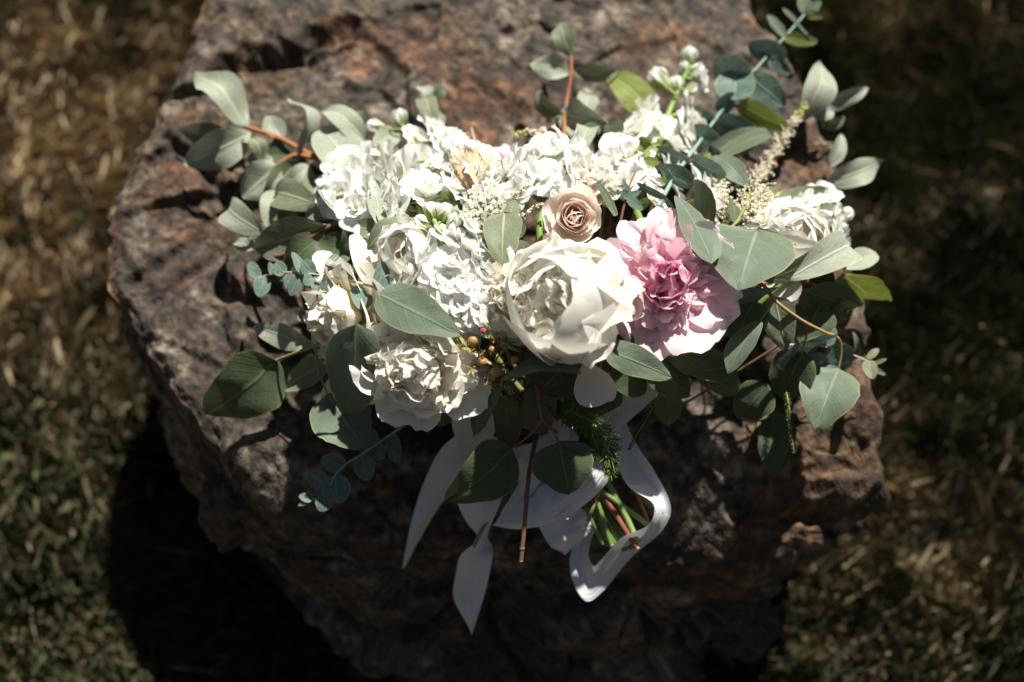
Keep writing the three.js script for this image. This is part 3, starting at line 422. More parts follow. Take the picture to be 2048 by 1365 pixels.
// ---------------------------------------------------------------- leafy branches
// branch(name, label, category, group, stems: [[points], material, r0, r1], leaves: [material, base, tip, width px, options])
function branch(name, label, group, stems, leaves, defaults = {}) {
  const t = thing(name, label, 'branch', Q(...stems[0][0][0]), group);
  for (const [pts, mat, r0, r1] of stems) part(t, 'stem', tube(pts.map((p) => Q(...p)), r0, r1 ?? r0 * 0.7, pts.length * 6), mat);
  for (const [mat, b, tp, w, o] of leaves) leafAt(t, mat, b, tp, w, { ...defaults, ...o });
  const B = Q(...stems[0][0][0]); // the hidden lower stem runs to the binding
  part(t, 'stem', tube([B, B.clone().lerp(BIND, 0.5).add(new V3(0, -0.035, 0)), BIND.clone().add(new V3(rr(-0.012, 0.012), rr(-0.01, 0.01), rr(-0.012, 0.012)))], stems[0][2], stems[0][2], 14), M.brown);
  return t;
}
const SILV = { prof: 'ell', fold: 0.28, wave: 0.12, bend: 0.95, curl: 0.45 }, GS = 'silver leaved branches with orange twigs';
reseed(201);
branch('silver_branch', 'silver leaved branch on a bright orange twig reaching out over the cracked corner', GS, [[[[690, 345, -2], [640, 319, -0.5], [600, 299, 0], [560, 277, 0.2], [494, 254, 0.3]], M.rusty, 0.0038, 0.0026], [[[640, 320, -0.5], [590, 310, 0.1], [552, 331, 0.2]], M.rusty, 0.003, 0.002]], [
  [M.silver, [496, 254, 0.3], [386, 142, 2.2], 64, { roll: 0.55, sbend: 0.7, bend: -0.5, twist: 0.5 }], [M.sage, [470, 262, -0.6], [353, 258, -1], 44, { roll: -0.6 }], [M.silver, [502, 266, 0.2], [367, 328, -0.3], 80, { roll: -0.1, fold: 0.3 }],
  [M.silver, [600, 302, 0.3], [577, 197, 1.6], 34, { roll: 1.0, sbend: 0.5 }], [M.silver, [566, 282, -0.3], [530, 232, 0], 44, { roll: 0.2 }], [M.silver, [556, 330, 0.3], [484, 396, -0.2], 82, { roll: -0.1, bend: 1.1 }],
  [M.sage, [527, 328, 0], [481, 280, 0.8], 30, { roll: 0.7, sbend: 0.7 }], [M.sage, [596, 318, -0.4], [520, 405, -1], 58, { roll: -0.4 }], [M.dollarshade, [585, 310, -1], [528, 318, -1.2], 60, { roll: 0.4 }], [M.silver, [548, 322, -1], [490, 320, -1.2], 34], [M.silver, [620, 330, -1], [575, 375, -1.5], 36]], SILV);
reseed(202);
branch('silver_branch', 'broad pale silver leaves fanned behind the white stock florets', GS, [[[[790, 330, -2], [755, 300, -0.6], [716, 276, -0.2]], M.rusty, 0.003]], [
  [M.silver, [738, 292, 0], [642, 222, 0.8], 52, { roll: 0.4 }], [M.silver, [735, 385, -1.6], [640, 258, -0.2], 98, { roll: 0.2, fold: 0.16, wave: 0.04 }], [M.sage, [726, 282, -0.4], [712, 222, 0], 56], [M.silver, [745, 296, 0], [800, 262, -0.6], 44], [M.sage, [740, 330, -0.2], [672, 262, 0.4], 40, { roll: -0.5 }], [M.silver, [665, 365, -0.8], [632, 325, -0.6], 42, { roll: 0.6 }], [M.sage, [765, 315, -0.8], [800, 300, -0.8], 40]], SILV);
reseed(203);
branch('silver_branch', 'grey green leaves with pale midribs above the small blue eucalyptus sprig', GS, [[[[735, 435, -2.5], [690, 440, -1], [648, 458, -0.3], [560, 512, -1], [500, 482, -1.5]], M.brown, 0.003]], [
  [M.sage, [655, 448, 0.2], [508, 498, 0.2], 84, { roll: -0.15, fold: 0.3, bend: 0.9 }], [M.silver, [685, 375, 0.2], [607, 438, 0.4], 64, { roll: -0.1, fold: 0.34 }], [M.sage, [642, 412, -0.4], [553, 392, -0.4], 64, { roll: 0.2 }], [M.silver, [535, 472, -0.8], [465, 408, -0.2], 58, { roll: -0.3, sbend: 0.5 }],
  [M.silver, [562, 386, -1], [532, 460, -1], 44, { roll: 0.4 }], [M.blue, [545, 480, -1.2], [500, 452, -1.2], 40], [M.silver, [692, 442, 0.2], [642, 386, 1.0], 40, { roll: 0.5 }], [M.dollarshade, [650, 470, -1.8], [570, 545, -2], 62], [M.dollarshade, [690, 470, -2], [640, 540, -2], 70], [M.blue, [585, 395, -1.4], [545, 410, -1.2], 40], [M.silver, [515, 500, -1.6], [470, 485, -1.6], 30], [M.sage, [600, 440, -1.6], [560, 420, -1.6], 50], [M.dollarshade, [720, 470, -2.4], [680, 500, -2], 55], [M.sage, [620, 350, -1.4], [640, 400, -1.4], 44]], SILV);
reseed(204);
branch('silver_branch', 'twin dusty oblong leaves on a short orange twig amid the stock florets', GS, [[[[735, 432, -1], [772, 456, 0.9]], M.rusty, 0.0024]], [
  [M.silver, [768, 455, 1.2], [737, 350, 2.2], 42, { roll: 0.2, wave: 0.03, fold: 0.12, prof: 'bab' }], [M.silver, [770, 455, 1], [795, 372, 1.6], 50, { roll: -0.2, prof: 'bab', fold: 0.12 }], [M.sage, [845, 446, 0.8], [734, 498, 0.8], 44, { roll: 0.6, bend: 1.4 }], [M.sage, [780, 470, -0.6], [700, 452, -0.6], 40]], { ...SILV, bend: 0.4 });
reseed(205);
branch('silver_branch', 'upright silver sprig with wavy leaves against the grey rock', GS, [[[[1130, 300, -1.5], [1129, 250, -0.3], [1134, 200, 0.6], [1142, 155, 1.2], [1143, 110, 1.6]], M.rusty, 0.0026, 0.0016]], [
  [M.sage, [1143, 114, 1.6], [1119, 45, 1.8], 44, { roll: -0.1, fold: 0.1 }], [M.silver, [1139, 150, 1.2], [1058, 128, 1.8], 46, { roll: 0.3, wave: 0.16, bend: 1.2 }], [M.sage, [1146, 140, 1.4], [1238, 142, 1.2], 34, { roll: 0.3, bend: 1.7 }], [M.sage, [1126, 232, 0.4], [1078, 182, 0.6], 36, { roll: -0.6, bend: 1.1 }], [M.silver, [1120, 222, 0.8], [1219, 246, 2.0], 74, { roll: 0.1, wave: 0.16, sbend: 0.5, bend: 0.5 }],
  [M.dollarshade, [1200, 256, 0.2], [1134, 290, 0.6], 30, { roll: 0.4 }], [M.silver, [1180, 275, -1], [1140, 240, -0.6], 48], [M.silver, [1170, 235, -0.6], [1175, 178, -0.4], 46], [M.silver, [1186, 262, -1], [1152, 318, -1], 40]], SILV);
reseed(206);
branch('silver_branch', 'small blurred sprig of grey leaves leaning on the rock behind the stock', GS, [[[[880, 290, -1.5], [868, 255, -1.2], [858, 215, -1]], M.brown, 0.0016]], [
  [M.sage, [868, 262, -1], [848, 196, -0.8], 42], [M.silver, [858, 218, -0.8], [834, 172, -0.8], 26, { roll: 0.6 }], [M.dollarshade, [862, 212, -1], [884, 160, -0.8], 24, { roll: 0.3 }], [M.silver, [860, 212, -0.8], [858, 176, -0.4], 26], [M.sage, [872, 262, -1.2], [882, 225, -1.2], 26]], SILV);
reseed(207);
branch('silver_branch', 'silver leaves standing past the rust coloured rock edge behind the cream plume', GS, [[[[1545, 330, -2], [1580, 270, -1], [1612, 225, -0.5]], M.rusty, 0.0022]], [
  [M.silver, [1598, 246, -0.4], [1641, 124, 1], 58, { roll: 0.4, twist: 0.6, sbend: 0.4 }], [M.silver, [1634, 214, -0.6], [1736, 175, -0.2], 34, { roll: 0.4, bend: 0.9 }], [M.silver, [1632, 240, -0.8], [1668, 222, -0.6], 30], [M.sage, [1640, 250, -1], [1690, 235, -0.8], 26, { roll: 0.6 }]], SILV);
reseed(208);
branch('silver_branch', 'silver branch with a wide wavy leaf reaching past the rock by the stock florets', GS, [[[[1560, 420, -2], [1620, 385, -1], [1652, 368, -0.6]], M.rusty, 0.0022]], [
  [M.silver, [1645, 370, -0.4], [1767, 322, 0.2], 56, { roll: 0.1, wave: 0.12, bend: 0.6 }], [M.silver, [1660, 335, -0.6], [1682, 268, -0.2], 34, { roll: 0.4 }], [M.sage, [1552, 402, 0.2], [1676, 390, 0.2], 56, { prof: 'dol', roll: 0.15, fold: 0.08 }], [M.dollarshade, [1650, 380, -1], [1700, 385, -1.2], 40]], SILV);
reseed(209);
branch('silver_branch', 'silver leaves with fine pale veins below the smooth peony bud', GS, [[[[1520, 570, -1.5], [1565, 558, -0.3], [1642, 575, -0.3]], M.rusty, 0.0024]], [
  [M.silver, [1572, 560, 0.6], [1702, 495, 0.9], 76, { roll: -0.1, fold: 0.3, bend: 0.8 }], [M.silver, [1690, 540, -0.4], [1754, 506, 0.3], 44, { roll: -0.3, bend: 1 }], [M.silver, [1640, 530, -0.6], [1690, 500, 0], 34, { roll: 0.5 }]], SILV);
reseed(210);
branch('silver_branch', 'pair of shaded grey leaves with pale midribs under the outward white peony', GS, [[[[690, 710, -3], [660, 705, -2.2], [625, 692, -2]], M.brown, 0.0018]], [
  [M.silver, [632, 694, -1.6], [511, 652, -1.4], 52, { roll: -0.2, fold: 0.3 }], [M.sage, [672, 715, -1.8], [570, 778, -2], 58, { roll: 0.3, fold: 0.3 }], [M.sage, [620, 645, -2], [598, 625, -1.6], 30]], SILV);

const DOL = { prof: 'dol', fold: 0.1, wave: 0.055, bend: 0.6, curl: 0.14, nu: 18, nv: 10 }, GD = 'round leaved eucalyptus branches';
reseed(220);
branch('eucalyptus_branch', 'olive stemmed eucalyptus branch with a dark pointed leaf hanging off the outward side', GD, [[[[800, 640, -2.5], [733, 652, 0.8], [690, 668, 1.2], [620, 695, 1.2], [550, 722, 1]], M.olive, 0.0022, 0.0014], [[[632, 691, 1], [634, 735, 1.8], [656, 792, 2.8]], M.olive, 0.0013], [[[733, 652, 0.9], [714, 655, 4.2]], M.redtwig, 0.0013]], [
  [M.dollarshade, [554, 720, 1], [409, 829, 0.2], 122, { face: [0, -0.72, 0.69], bend: 0.3 }], [M.dollar, [712, 646, 4.4], [708, 834, 4.6], 96, { face: [0.1, 0.4, 0.9], fold: 0.16, bend: 0.6 }], [M.dollar, [654, 788, 3.0], [728, 898, 3.4], 126, { face: [0.05, 0.35, 0.93], fold: 0.05 }]], DOL);
reseed(221);
branch('eucalyptus_branch', 'single broad eucalyptus leaf lying between the stock spike and the drooping peony', GD, [[[[790, 610, -1.5], [756, 590, 2.4]], M.olive, 0.0014]], [[M.dollar, [754, 588, 2.8], [922, 674, 3.2], 90, { roll: -0.2, bend: 0.5, fold: 0.08 }]], DOL);
reseed(222);
branch('eucalyptus_branch', 'pale greyish oval leaves in front of the yarrow head', GD, [[[[1015, 560, -2], [1012, 500, 0.4]], M.olive, 0.0014]], [[M.sage, [1008, 425, 1.8], [1004, 535, 1.4], 78, { roll: 0.1, fold: 0.12 }], [M.sage, [1010, 462, 1.2], [1030, 400, 1.6], 40, { roll: -0.2 }], [M.sage, [1048, 470, 0], [1020, 450, 0.6], 36], [M.dollarshade, [1055, 520, -0.6], [1040, 480, 0], 36], [M.lime, [1085, 540, -0.6], [1050, 515, 0.4], 36, { roll: 0 }], [M.sage, [960, 470, -0.4], [990, 490, 0.2], 44]], DOL);
reseed(223);
branch('eucalyptus_branch', 'eucalyptus leaf curving edge-on beneath the cupped cream peony', GD, [[[[1170, 780, -2], [1158, 742, 0.8]], M.olive, 0.0014]], [[M.dollar, [1160, 738, 1.4], [998, 762, 1.6], 34, { roll: 1.05, bend: 0.7 }], [M.lime, [1160, 742, 1], [1040, 748, 0.8], 26, { roll: 1.0, bend: 0.5 }]], DOL);
reseed(224);
branch('eucalyptus_branch', 'broad eucalyptus leaf resting below the pink peony, crossed by its shadow', GD, [[[[1200, 740, -2], [1208, 700, 0.6]], M.olive, 0.0014]], [[M.dollar, [1206, 698, 1.2], [1344, 756, 0.8], 66, { roll: -0.15, bend: 0.6, fold: 0.06 }]], DOL);
reseed(225);
branch('eucalyptus_branch', 'narrow olive eucalyptus leaf hanging in front of the drooping white petal', GD, [[[[1020, 760, -1.5], [1006, 772, 0.6]], M.olive, 0.0014]], [[M.dollarshade, [1006, 770, 1], [946, 874, 1.6], 42, { roll: 0.6, prof: 'ell' }], [M.dollarshade, [1010, 790, -1.5], [1018, 905, -1], 62, { roll: -0.2 }], [M.dollarshade, [1065, 800, -2], [1080, 870, -1.5], 80]], DOL);
reseed(226);
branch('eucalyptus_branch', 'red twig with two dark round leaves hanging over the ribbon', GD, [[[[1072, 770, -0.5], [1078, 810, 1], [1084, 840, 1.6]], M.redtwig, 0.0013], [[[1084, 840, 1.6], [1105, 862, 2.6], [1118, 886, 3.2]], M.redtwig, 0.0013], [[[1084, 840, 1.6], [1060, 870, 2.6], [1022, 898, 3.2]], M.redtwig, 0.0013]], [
  [M.dollarshade, [1118, 883, 3.2], [1140, 988, 4.4], 128, { face: [0, -0.5, 0.85], fold: 0.1 }], [M.dollarshade, [1024, 896, 3.2], [892, 1004, 3.8], 112, { face: [0, -0.5, 0.85], fold: 0.1, bite: 0.4 }]], DOL);
reseed(231);
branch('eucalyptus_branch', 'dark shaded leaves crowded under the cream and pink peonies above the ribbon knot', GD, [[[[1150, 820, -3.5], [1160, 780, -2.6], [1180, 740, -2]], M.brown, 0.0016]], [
  [M.dollarshade, [1180, 740, -1.6], [1095, 790, -1.4], 70], [M.dollarshade, [1120, 740, -1.8], [1050, 810, -1.6], 80], [M.dollarshade, [1075, 760, -2], [1080, 850, -2.2], 74], [M.dollarshade, [1230, 720, -1.6], [1290, 790, -2], 76], [M.dollarshade, [1290, 730, -1.8], [1380, 790, -2], 76], [M.dollarshade, [1340, 700, -1.6], [1440, 740, -1.8], 70], [M.dollarshade, [1040, 700, -2], [1100, 760, -1.8], 66], [M.dollarshade, [960, 770, -2.2], [900, 830, -2.2], 66], [M.dollarshade, [1230, 770, -2.6], [1190, 830, -2.6], 60], [M.dollarshade, [1400, 700, -2], [1470, 790, -2.4], 80], [M.dollarshade, [1000, 640, -2], [930, 700, -2], 70], [M.dollarshade, [900, 800, -2.6], [850, 850, -2.4], 60], [M.dollarshade, [1250, 660, -1.8], [1220, 740, -1.6], 60], [M.dollarshade, [1330, 770, -3], [1340, 850, -3.4], 60]], DOL);
reseed(227);
branch('eucalyptus_branch', 'branch with a large matte round leaf over the edge of the pink peony', GD, [[[[1490, 400, -1], [1478, 440, 1], [1460, 462, 2], [1515, 458, 3.5]], M.olive, 0.0016], [[[1500, 385, 0.6], [1485, 425, 1], [1462, 460, 1.4]], M.olive, 0.0014]], [
  [M.dollar, [1514, 460, 3.6], [1476, 584, 5], 172, { roll: 0.05, fold: 0.06, bend: 0.5 }], [M.dollar, [1424, 528, 4], [1350, 392, 3.6], 58, { face: [0.3, 0.3, 0.9], fold: 0.1 }], [M.dollarshade, [1418, 484, 1.2], [1392, 374, 1.8], 92, { face: [-0.4, -0.7, 0.6], fold: 0.1 }], [M.dollarshade, [1525, 562, 1.4], [1698, 456, 1.4], 46, { roll: 0.85, prof: 'ell', bend: 0.6 }],
  [M.dollarshade, [1470, 450, 0.4], [1462, 395, 0.8], 24, { roll: 0.6 }], [M.dollar, [1440, 590, 0.6], [1560, 572, 1.2], 26, { roll: 0.9 }]], DOL);
reseed(228);
branch('eucalyptus_branch', 'curving ochre twig with shaded leaves and one clear green leaf hanging off the end', GD, [[[[1500, 560, -1.5], [1528, 572, 0], [1549, 600, 1], [1602, 640, 1.6], [1648, 664, 2], [1679, 680, 2.2], [1682, 710, 2.4], [1677, 738, 2.6]], M.twig, 0.0019, 0.0013], [[[1549, 600, 1], [1535, 622, 1.4], [1520, 642, 1.8]], M.twig, 0.0013], [[[1615, 650, 1.5], [1612, 680, 1], [1604, 706, 0.6]], M.redtwig, 0.0012]], [
  [M.dollar, [1678, 736, 2.6], [1630, 860, 3], 118, { roll: 0.05, fold: 0.14, bend: 0.6 }], [M.dollar, [1522, 640, 1.8], [1455, 748, 2.2], 50, { roll: 0.7, prof: 'ell' }], [M.sage, [1548, 592, 0.2], [1572, 702, 0.2], 70, { roll: -0.1, fold: 0.2, bite: 0.5 }], [M.dollarshade, [1606, 704, -0.4], [1568, 800, -1], 96, { roll: 0.3 }], [M.dollarshade, [1604, 578, -0.6], [1722, 612, -0.6], 80, { roll: 0.5 }],
  [M.lime, [1688, 546, -0.6], [1780, 600, -0.6], 64, { roll: 0.9, fold: 0.05 }], [M.dollarshade, [1468, 735, -1], [1378, 748, -1], 54], [M.dollarshade, [1510, 600, -1.4], [1470, 690, -1.6], 80], [M.dollarshade, [1535, 770, -2.5], [1475, 838, -3], 80], [M.dollarshade, [1545, 820, -3], [1546, 950, -3.5], 70], [M.dollarshade, [1660, 620, -1.4], [1690, 640, -1.4], 60], [M.dollarshade, [1640, 610, -1.6], [1600, 690, -1.8], 90], [M.dollarshade, [1620, 560, -1.6], [1660, 600, -1.6], 80]], DOL);
reseed(229);
branch('eucalyptus_branch', 'sunlit bright green oval leaf behind the tall stock spike', GD, [[[[1340, 300, -1.5], [1320, 240, 0], [1302, 222, 0.3]], M.twig, 0.0014]], [[M.lime, [1306, 226, 0.4], [1214, 146, 0.4], 70, { roll: 0.35, fold: 0.1 }], [M.dollarshade, [1245, 280, -1.4], [1215, 245, -1.2], 50], [M.silver, [1295, 215, -1], [1290, 175, -0.8], 24]], DOL);
reseed(230);
branch('eucalyptus_branch', 'long pointed green leaves crossing behind the blue green stem and the cream plume', GD, [[[[1330, 380, -2], [1370, 330, -0.6], [1400, 308, -0.2]], M.redtwig, 0.0014]], [[M.dollar, [1398, 310, 0], [1542, 262, 0.4], 50, { roll: 0.1, prof: 'ell' }], [M.dollarshade, [1425, 322, 0], [1548, 268, 0.2], 34, { roll: -0.5, prof: 'ell' }], [M.dollar, [1497, 378, 0.6], [1422, 312, 1.2], 40, { roll: 0.5, prof: 'ell', bend: 1.1 }], [M.dollarshade, [1420, 330, -0.4], [1480, 320, -0.4], 30], [M.lime, [1395, 330, -0.8], [1440, 310, -0.8], 26], [M.sage, [1520, 380, -1.4], [1555, 420, -1.4], 50], [M.lime, [1470, 300, -1], [1500, 285, -1], 22]], DOL);

const BAB = { prof: 'bab', fold: 0.14, wave: 0.02, bend: 0.35, nu: 11, nv: 8 }, GB = 'small leaved blue eucalyptus sprigs';
reseed(240);
const bl = (m, list, o) => list.map(([bx, by, tx, ty, w, h = 0, k = {}]) => [m, [bx, by, h + o], [tx, ty, h + o + rr(-0.3, 0.7)], w, k]);
branch('blue_sprig', 'blue grey eucalyptus sprig with paired round leaves crossing the outward white peony', GB, [[[[790, 590, -0.5], [765, 580, 1.2], [700, 562, 1.6], [620, 548, 1.6], [560, 546, 1.4], [514, 556, 1.2]], M.palestem, 0.0014, 0.0008]], bl(M.blue, [[519, 556, 498, 525, 24], [528, 553, 518, 594, 34], [541, 551, 541, 525, 15, 0, { roll: 0.8 }], [569, 548, 549, 527, 30], [566, 548, 556, 560, 24], [577, 548, 581, 580, 20, 0.2, { roll: 0.7 }], [602, 547, 586, 505, 20, 0.2, { roll: 0.8 }], [598, 549, 581, 592, 26], [629, 549, 604, 522, 32], [627, 551, 611, 572, 26], [634, 553, 642, 592, 30, 0.2], [664, 560, 670, 508, 34], [668, 565, 641, 613, 42, 0.3], [697, 565, 690, 524, 26], [712, 572, 724, 620, 32], [756, 582, 766, 524, 34, 0.1, { roll: 0.5 }], [735, 588, 725, 618, 30, -0.4]], 1.4), BAB);
reseed(241);
branch('blue_sprig', 'blue grey eucalyptus sprig curling down beside the ribbon tails toward the lawn', GB, [[[[850, 820, -2.5], [815, 846, -0.6], [760, 884, 0.2], [718, 912, 0.4], [690, 930, 0.4], [668, 954, 0.2], [650, 992, 0], [622, 1000, 0]], M.bluestem, 0.0014, 0.0008]], bl(M.blue, [[752, 890, 716, 862, 44, 0.2], [780, 868, 792, 926, 32], [748, 892, 768, 918, 34, -0.6], [720, 910, 736, 962, 42], [690, 932, 642, 918, 38], [670, 952, 676, 1008, 56], [668, 955, 700, 985, 30, -0.8], [652, 968, 616, 948, 40], [648, 992, 644, 1024, 34], [624, 1000, 598, 992, 18], [622, 1002, 596, 1012, 9], [740, 890, 725, 935, 34, -0.8]], 0), BAB);
reseed(242);
const dk = (l, o) => bl(M.blue, l.map((a) => [...a.slice(0, 5), a[5] ?? 0, { face: [rr(-0.4, 0.2), rr(-0.9, -0.45), 0.7], ...a[6] }]), o), li = (l, o) => bl(M.lime, l, o);
branch('blue_sprig', 'tall straight eucalyptus stem with paired leaves rising past the rock edge', GB, [[[[1310, 425, 0], [1352, 350, 1.2], [1400, 283, 1.4], [1433, 236, 1.4], [1466, 192, 1.4], [1500, 152, 1.4], [1535, 112, 1.4], [1572, 72, 1.4], [1612, 26, 1.4]], M.bluestem, 0.0023, 0.0012]], [
  ...bl(M.dollar, [[1612, 26, 1642, 2, 22], [1612, 26, 1604, -18, 26], [1596, 46, 1566, 16, 9], [1570, 72, 1536, 30, 18]], 1.6), ...li([[1612, 27, 1647, 33, 18], [1570, 75, 1635, 84, 26]], 1.5), ...bl(M.bluestem, [[1596, 46, 1626, 80, 5]], 1.5),
  ...dk([[1572, 112, 1498, 90, 38], [1498, 162, 1430, 124, 52], [1468, 200, 1474, 138, 76, 0.5], [1500, 154, 1570, 212, 52], [1470, 198, 1430, 212, 32, -0.2], [1435, 240, 1517, 272, 42], [1430, 238, 1378, 210, 14, 0.3], [1442, 288, 1376, 260, 38, 0.6], [1404, 284, 1442, 306, 14], [1380, 322, 1312, 294, 18, 0.4], [1384, 318, 1452, 352, 30, 0.4], [1388, 364, 1320, 332, 34, 0.6], [1345, 360, 1380, 375, 8], [1332, 396, 1274, 366, 12, 0.4], [1330, 398, 1348, 414, 10]], 1.5),
  ...bl(M.blue, [[1540, 118, 1582, 148, 28]], 1.4), ...li([[1478, 205, 1578, 256, 42, -0.2, { roll: 0.5 }]], 1.4)], BAB);
reseed(243);
branch('blue_sprig', 'short eucalyptus sprig with a lime green tip beside the blush rose', GB, [[[[1240, 450, -1.5], [1254, 388, 1], [1268, 350, 1.4], [1286, 318, 1.6]], M.brown, 0.0013]], [...li([[1290, 320, 1268, 284, 20], [1288, 314, 1320, 290, 18], [1284, 322, 1320, 324, 20, 0.3], [1286, 318, 1270, 302, 16]], 1.8), ...bl(M.blue, [[1262, 390, 1232, 346, 15], [1256, 390, 1242, 384, 18], [1248, 396, 1282, 382, 14], [1256, 398, 1286, 420, 18]], 1.2), ...bl(M.dollarshade, [[1232, 432, 1196, 366, 17, 0.6]], 1)], BAB);
reseed(244);
branch('blue_sprig', 'eucalyptus sprig with tiny leaves at its end poking past the rock edge', GB, [[[[1560, 690, -2], [1640, 692, -0.6], [1700, 708, 0.4], [1738, 724, 0.8]], M.palestem, 0.0013, 0.0009]], [...bl(M.sage, [[1736, 722, 1746, 758, 28], [1736, 718, 1758, 698, 15], [1742, 730, 1774, 718, 9], [1742, 735, 1772, 750, 11]], 0.8), ...bl(M.blue, [[1708, 704, 1706, 664, 9, 0, { roll: 0.8, bend: 1.2 }]], 0.4), ...dk([[1662, 690, 1694, 738, 52], [1642, 690, 1594, 688, 56], [1652, 690, 1668, 652, 30], [1610, 710, 1640, 745, 50, -1], [1590, 700, 1555, 720, 40, -1]], -0.4)], BAB);
// ---------------------------------------------------------------- cream astilbe plumes
const blossom = new THREE.IcosahedronGeometry(1, 0), plumeMat = new THREE.MeshPhysicalMaterial({ vertexColors: true, roughness: 0.95, transmission: 0.2, side: THREE.DoubleSide });
function plume(label, pts, w0, w1, n, tipGreen = true) {
  const path = pts.map((p) => Q(...p)), c = curve(path), t = thing('astilbe_plume', label, 'flower', path[0], 'cream astilbe plumes'), bits = [], twigs = [];
  part(t, 'stem', tube(path, 0.0012, 0.0006, 20, 5), M.twig);
  for (let i = 0; i < n; i++) {
    const u = 0.04 + 0.96 * (i + rnd()) / n, p = c.getPoint(u), tan = c.getTangent(u), w = mix(w0, w1, u ** 0.9) * PXM(0.98);
    const out = new V3(rr(-1, 1), rr(-1, 1), rr(-1, 1)).normalize(); out.addScaledVector(tan, -out.dot(tan)).normalize().addScaledVector(tan, 0.5);
    const len = w * 0.5 * rr(0.5, 1.15), e = p.clone().addScaledVector(out, len); twigs.push(tube([p, p.clone().lerp(e, 0.5), e], 0.0005, 0.0003, 2, 3));
    const m = Math.max(2, Math.round(len / 0.0011));
    for (let k = 0; k < m; k++) {
      const f = (k + 1) / m, q = p.clone().lerp(e, f).add(new V3(rr(-1, 1), rr(-1, 1), rr(-1, 1)).multiplyScalar(0.0013)), r = rr(0.0006, 0.0012) * (u > 0.8 ? 1.1 : 1);
      const g = blossom.clone().scale(r, r * rr(0.8, 1.8), r).rotateX(rr(0, 3)).rotateZ(rr(0, 3)).translate(q.x, q.y, q.z), green = tipGreen && (u > 0.84 || rnd() < 0.04), rust = rnd() < 0.006;
      const col = rust ? [0.5, 0.16, 0.05] : green ? [0.55, 0.60, 0.20] : [0.86, 0.82, 0.66], s = rr(0.85, 1.1), a = new Float32Array(g.attributes.position.count * 3);
      for (let v = 0; v < a.length; v += 3) { a[v] = col[0] * s; a[v + 1] = col[1] * s; a[v + 2] = col[2] * s; }
      g.setAttribute('color', new THREE.BufferAttribute(a, 3)); bits.push(g);
    }
  }
  part(t, 'blossoms', mergeGeometries(bits), plumeMat).userData.kind = 'stuff';
  part(t, 'side_twigs', mergeGeometries(twigs), M.twig).userData.kind = 'stuff';
  stemToHandle(t, path[0], c.getTangent(0), M.brown, 0.0013);
}
reseed(301);
plume('long cream plume tapering past the rust coloured rock edge', [[1478, 440, -0.6], [1508, 385, 0.4], [1545, 310, 1.2], [1585, 250, 1.6], [1612, 210, 1.8]], 92, 10, 190);
plume('fluffy cream plume beside the smooth peony bud', [[1470, 440, -0.6], [1500, 415, 0.2], [1530, 400, 0.6], [1562, 386, 0.8]], 62, 10, 90);
plume('dim cream plume behind the dark round leaf', [[1480, 470, -2], [1450, 405, -1], [1425, 350, -0.4]], 70, 34, 110, false);
plume('cream plume below the upright silver sprig', [[1150, 305, -1], [1110, 278, 0.2], [1070, 262, 0.4], [1030, 270, 0.4]], 46, 8, 80);
plume('thin cream plume beside the peach tuft', [[995, 400, -0.6], [978, 360, 1], [958, 330, 1.4], [944, 312, 1.5]], 36, 8, 50);
plume('green tipped plume crossing the stock florets above the blush rose', [[1000, 415, -0.4], [1030, 392, 1.4], [1055, 375, 1.8], [1072, 358, 2]], 24, 7, 36);
plume('curved green tipped plume next to the blush rose', [[1040, 440, -0.6], [1055, 425, 1.2], [1080, 412, 1.8], [1092, 414, 1.8]], 14, 6, 26);
plume('small cream plume lying over the smooth peony bud', [[1530, 500, 0], [1555, 498, 1.6], [1580, 494, 2.6], [1592, 490, 2.8]], 22, 7, 26);
plume('little cream plume with green buds over the stock florets by the peony bud', [[1540, 460, 0], [1565, 440, 1.4], [1590, 428, 1.6], [1600, 420, 1.6]], 26, 8, 30);
plume('tiny green tipped plume above the peach tuft', [[935, 380, -0.4], [922, 355, 1], [908, 330, 1.4]], 12, 6, 18);
// ---------------------------------------------------------------- peach tuft of dried grass with a bare stick
{
  reseed(320);
  const B = Q(945, 392, 0), t = thing('dried_tuft', 'soft peach coloured fan of dried fibres among the white stock', 'dried flower', B), f = [];
  const mat = new THREE.MeshPhysicalMaterial({ color: lin(0.86, 0.66, 0.44), roughness: 0.95, transmission: 0.35, side: THREE.DoubleSide });
  for (let i = 0; i < 520; i++) { const a = rr(-0.75, 0.75), L = rr(62, 102), x = 942 + Math.sin(a) * L * 0.62, y = 388 - Math.cos(a) * L, h = rr(1.0, 2.4); f.push(tube([B, Q((942 + x) / 2 + rr(-5, 5), (388 + y) / 2, h), Q(x + rr(-4, 4), y, h + 0.3)], 0.00028, 0.00014, 4, 3)); }
  part(t, 'fibres', mergeGeometries(f), mat).userData.kind = 'stuff';
  part(t, 'quill', tube([B, Q(914, 360, 1.8), Q(894, 296, 2.2)], 0.0007, 0.0003, 8, 5), M.palestem);
  const s = thing('dried_stick', 'thin bare tan stick standing beside the peach tuft', 'stick', Q(968, 345, -1)); part(s, 'stick_body', tube([Q(968, 345, -1), Q(955, 300, 0.2), Q(943, 256, 0.6)], 0.0011, 0.0009, 8, 6), M.palestem);
}
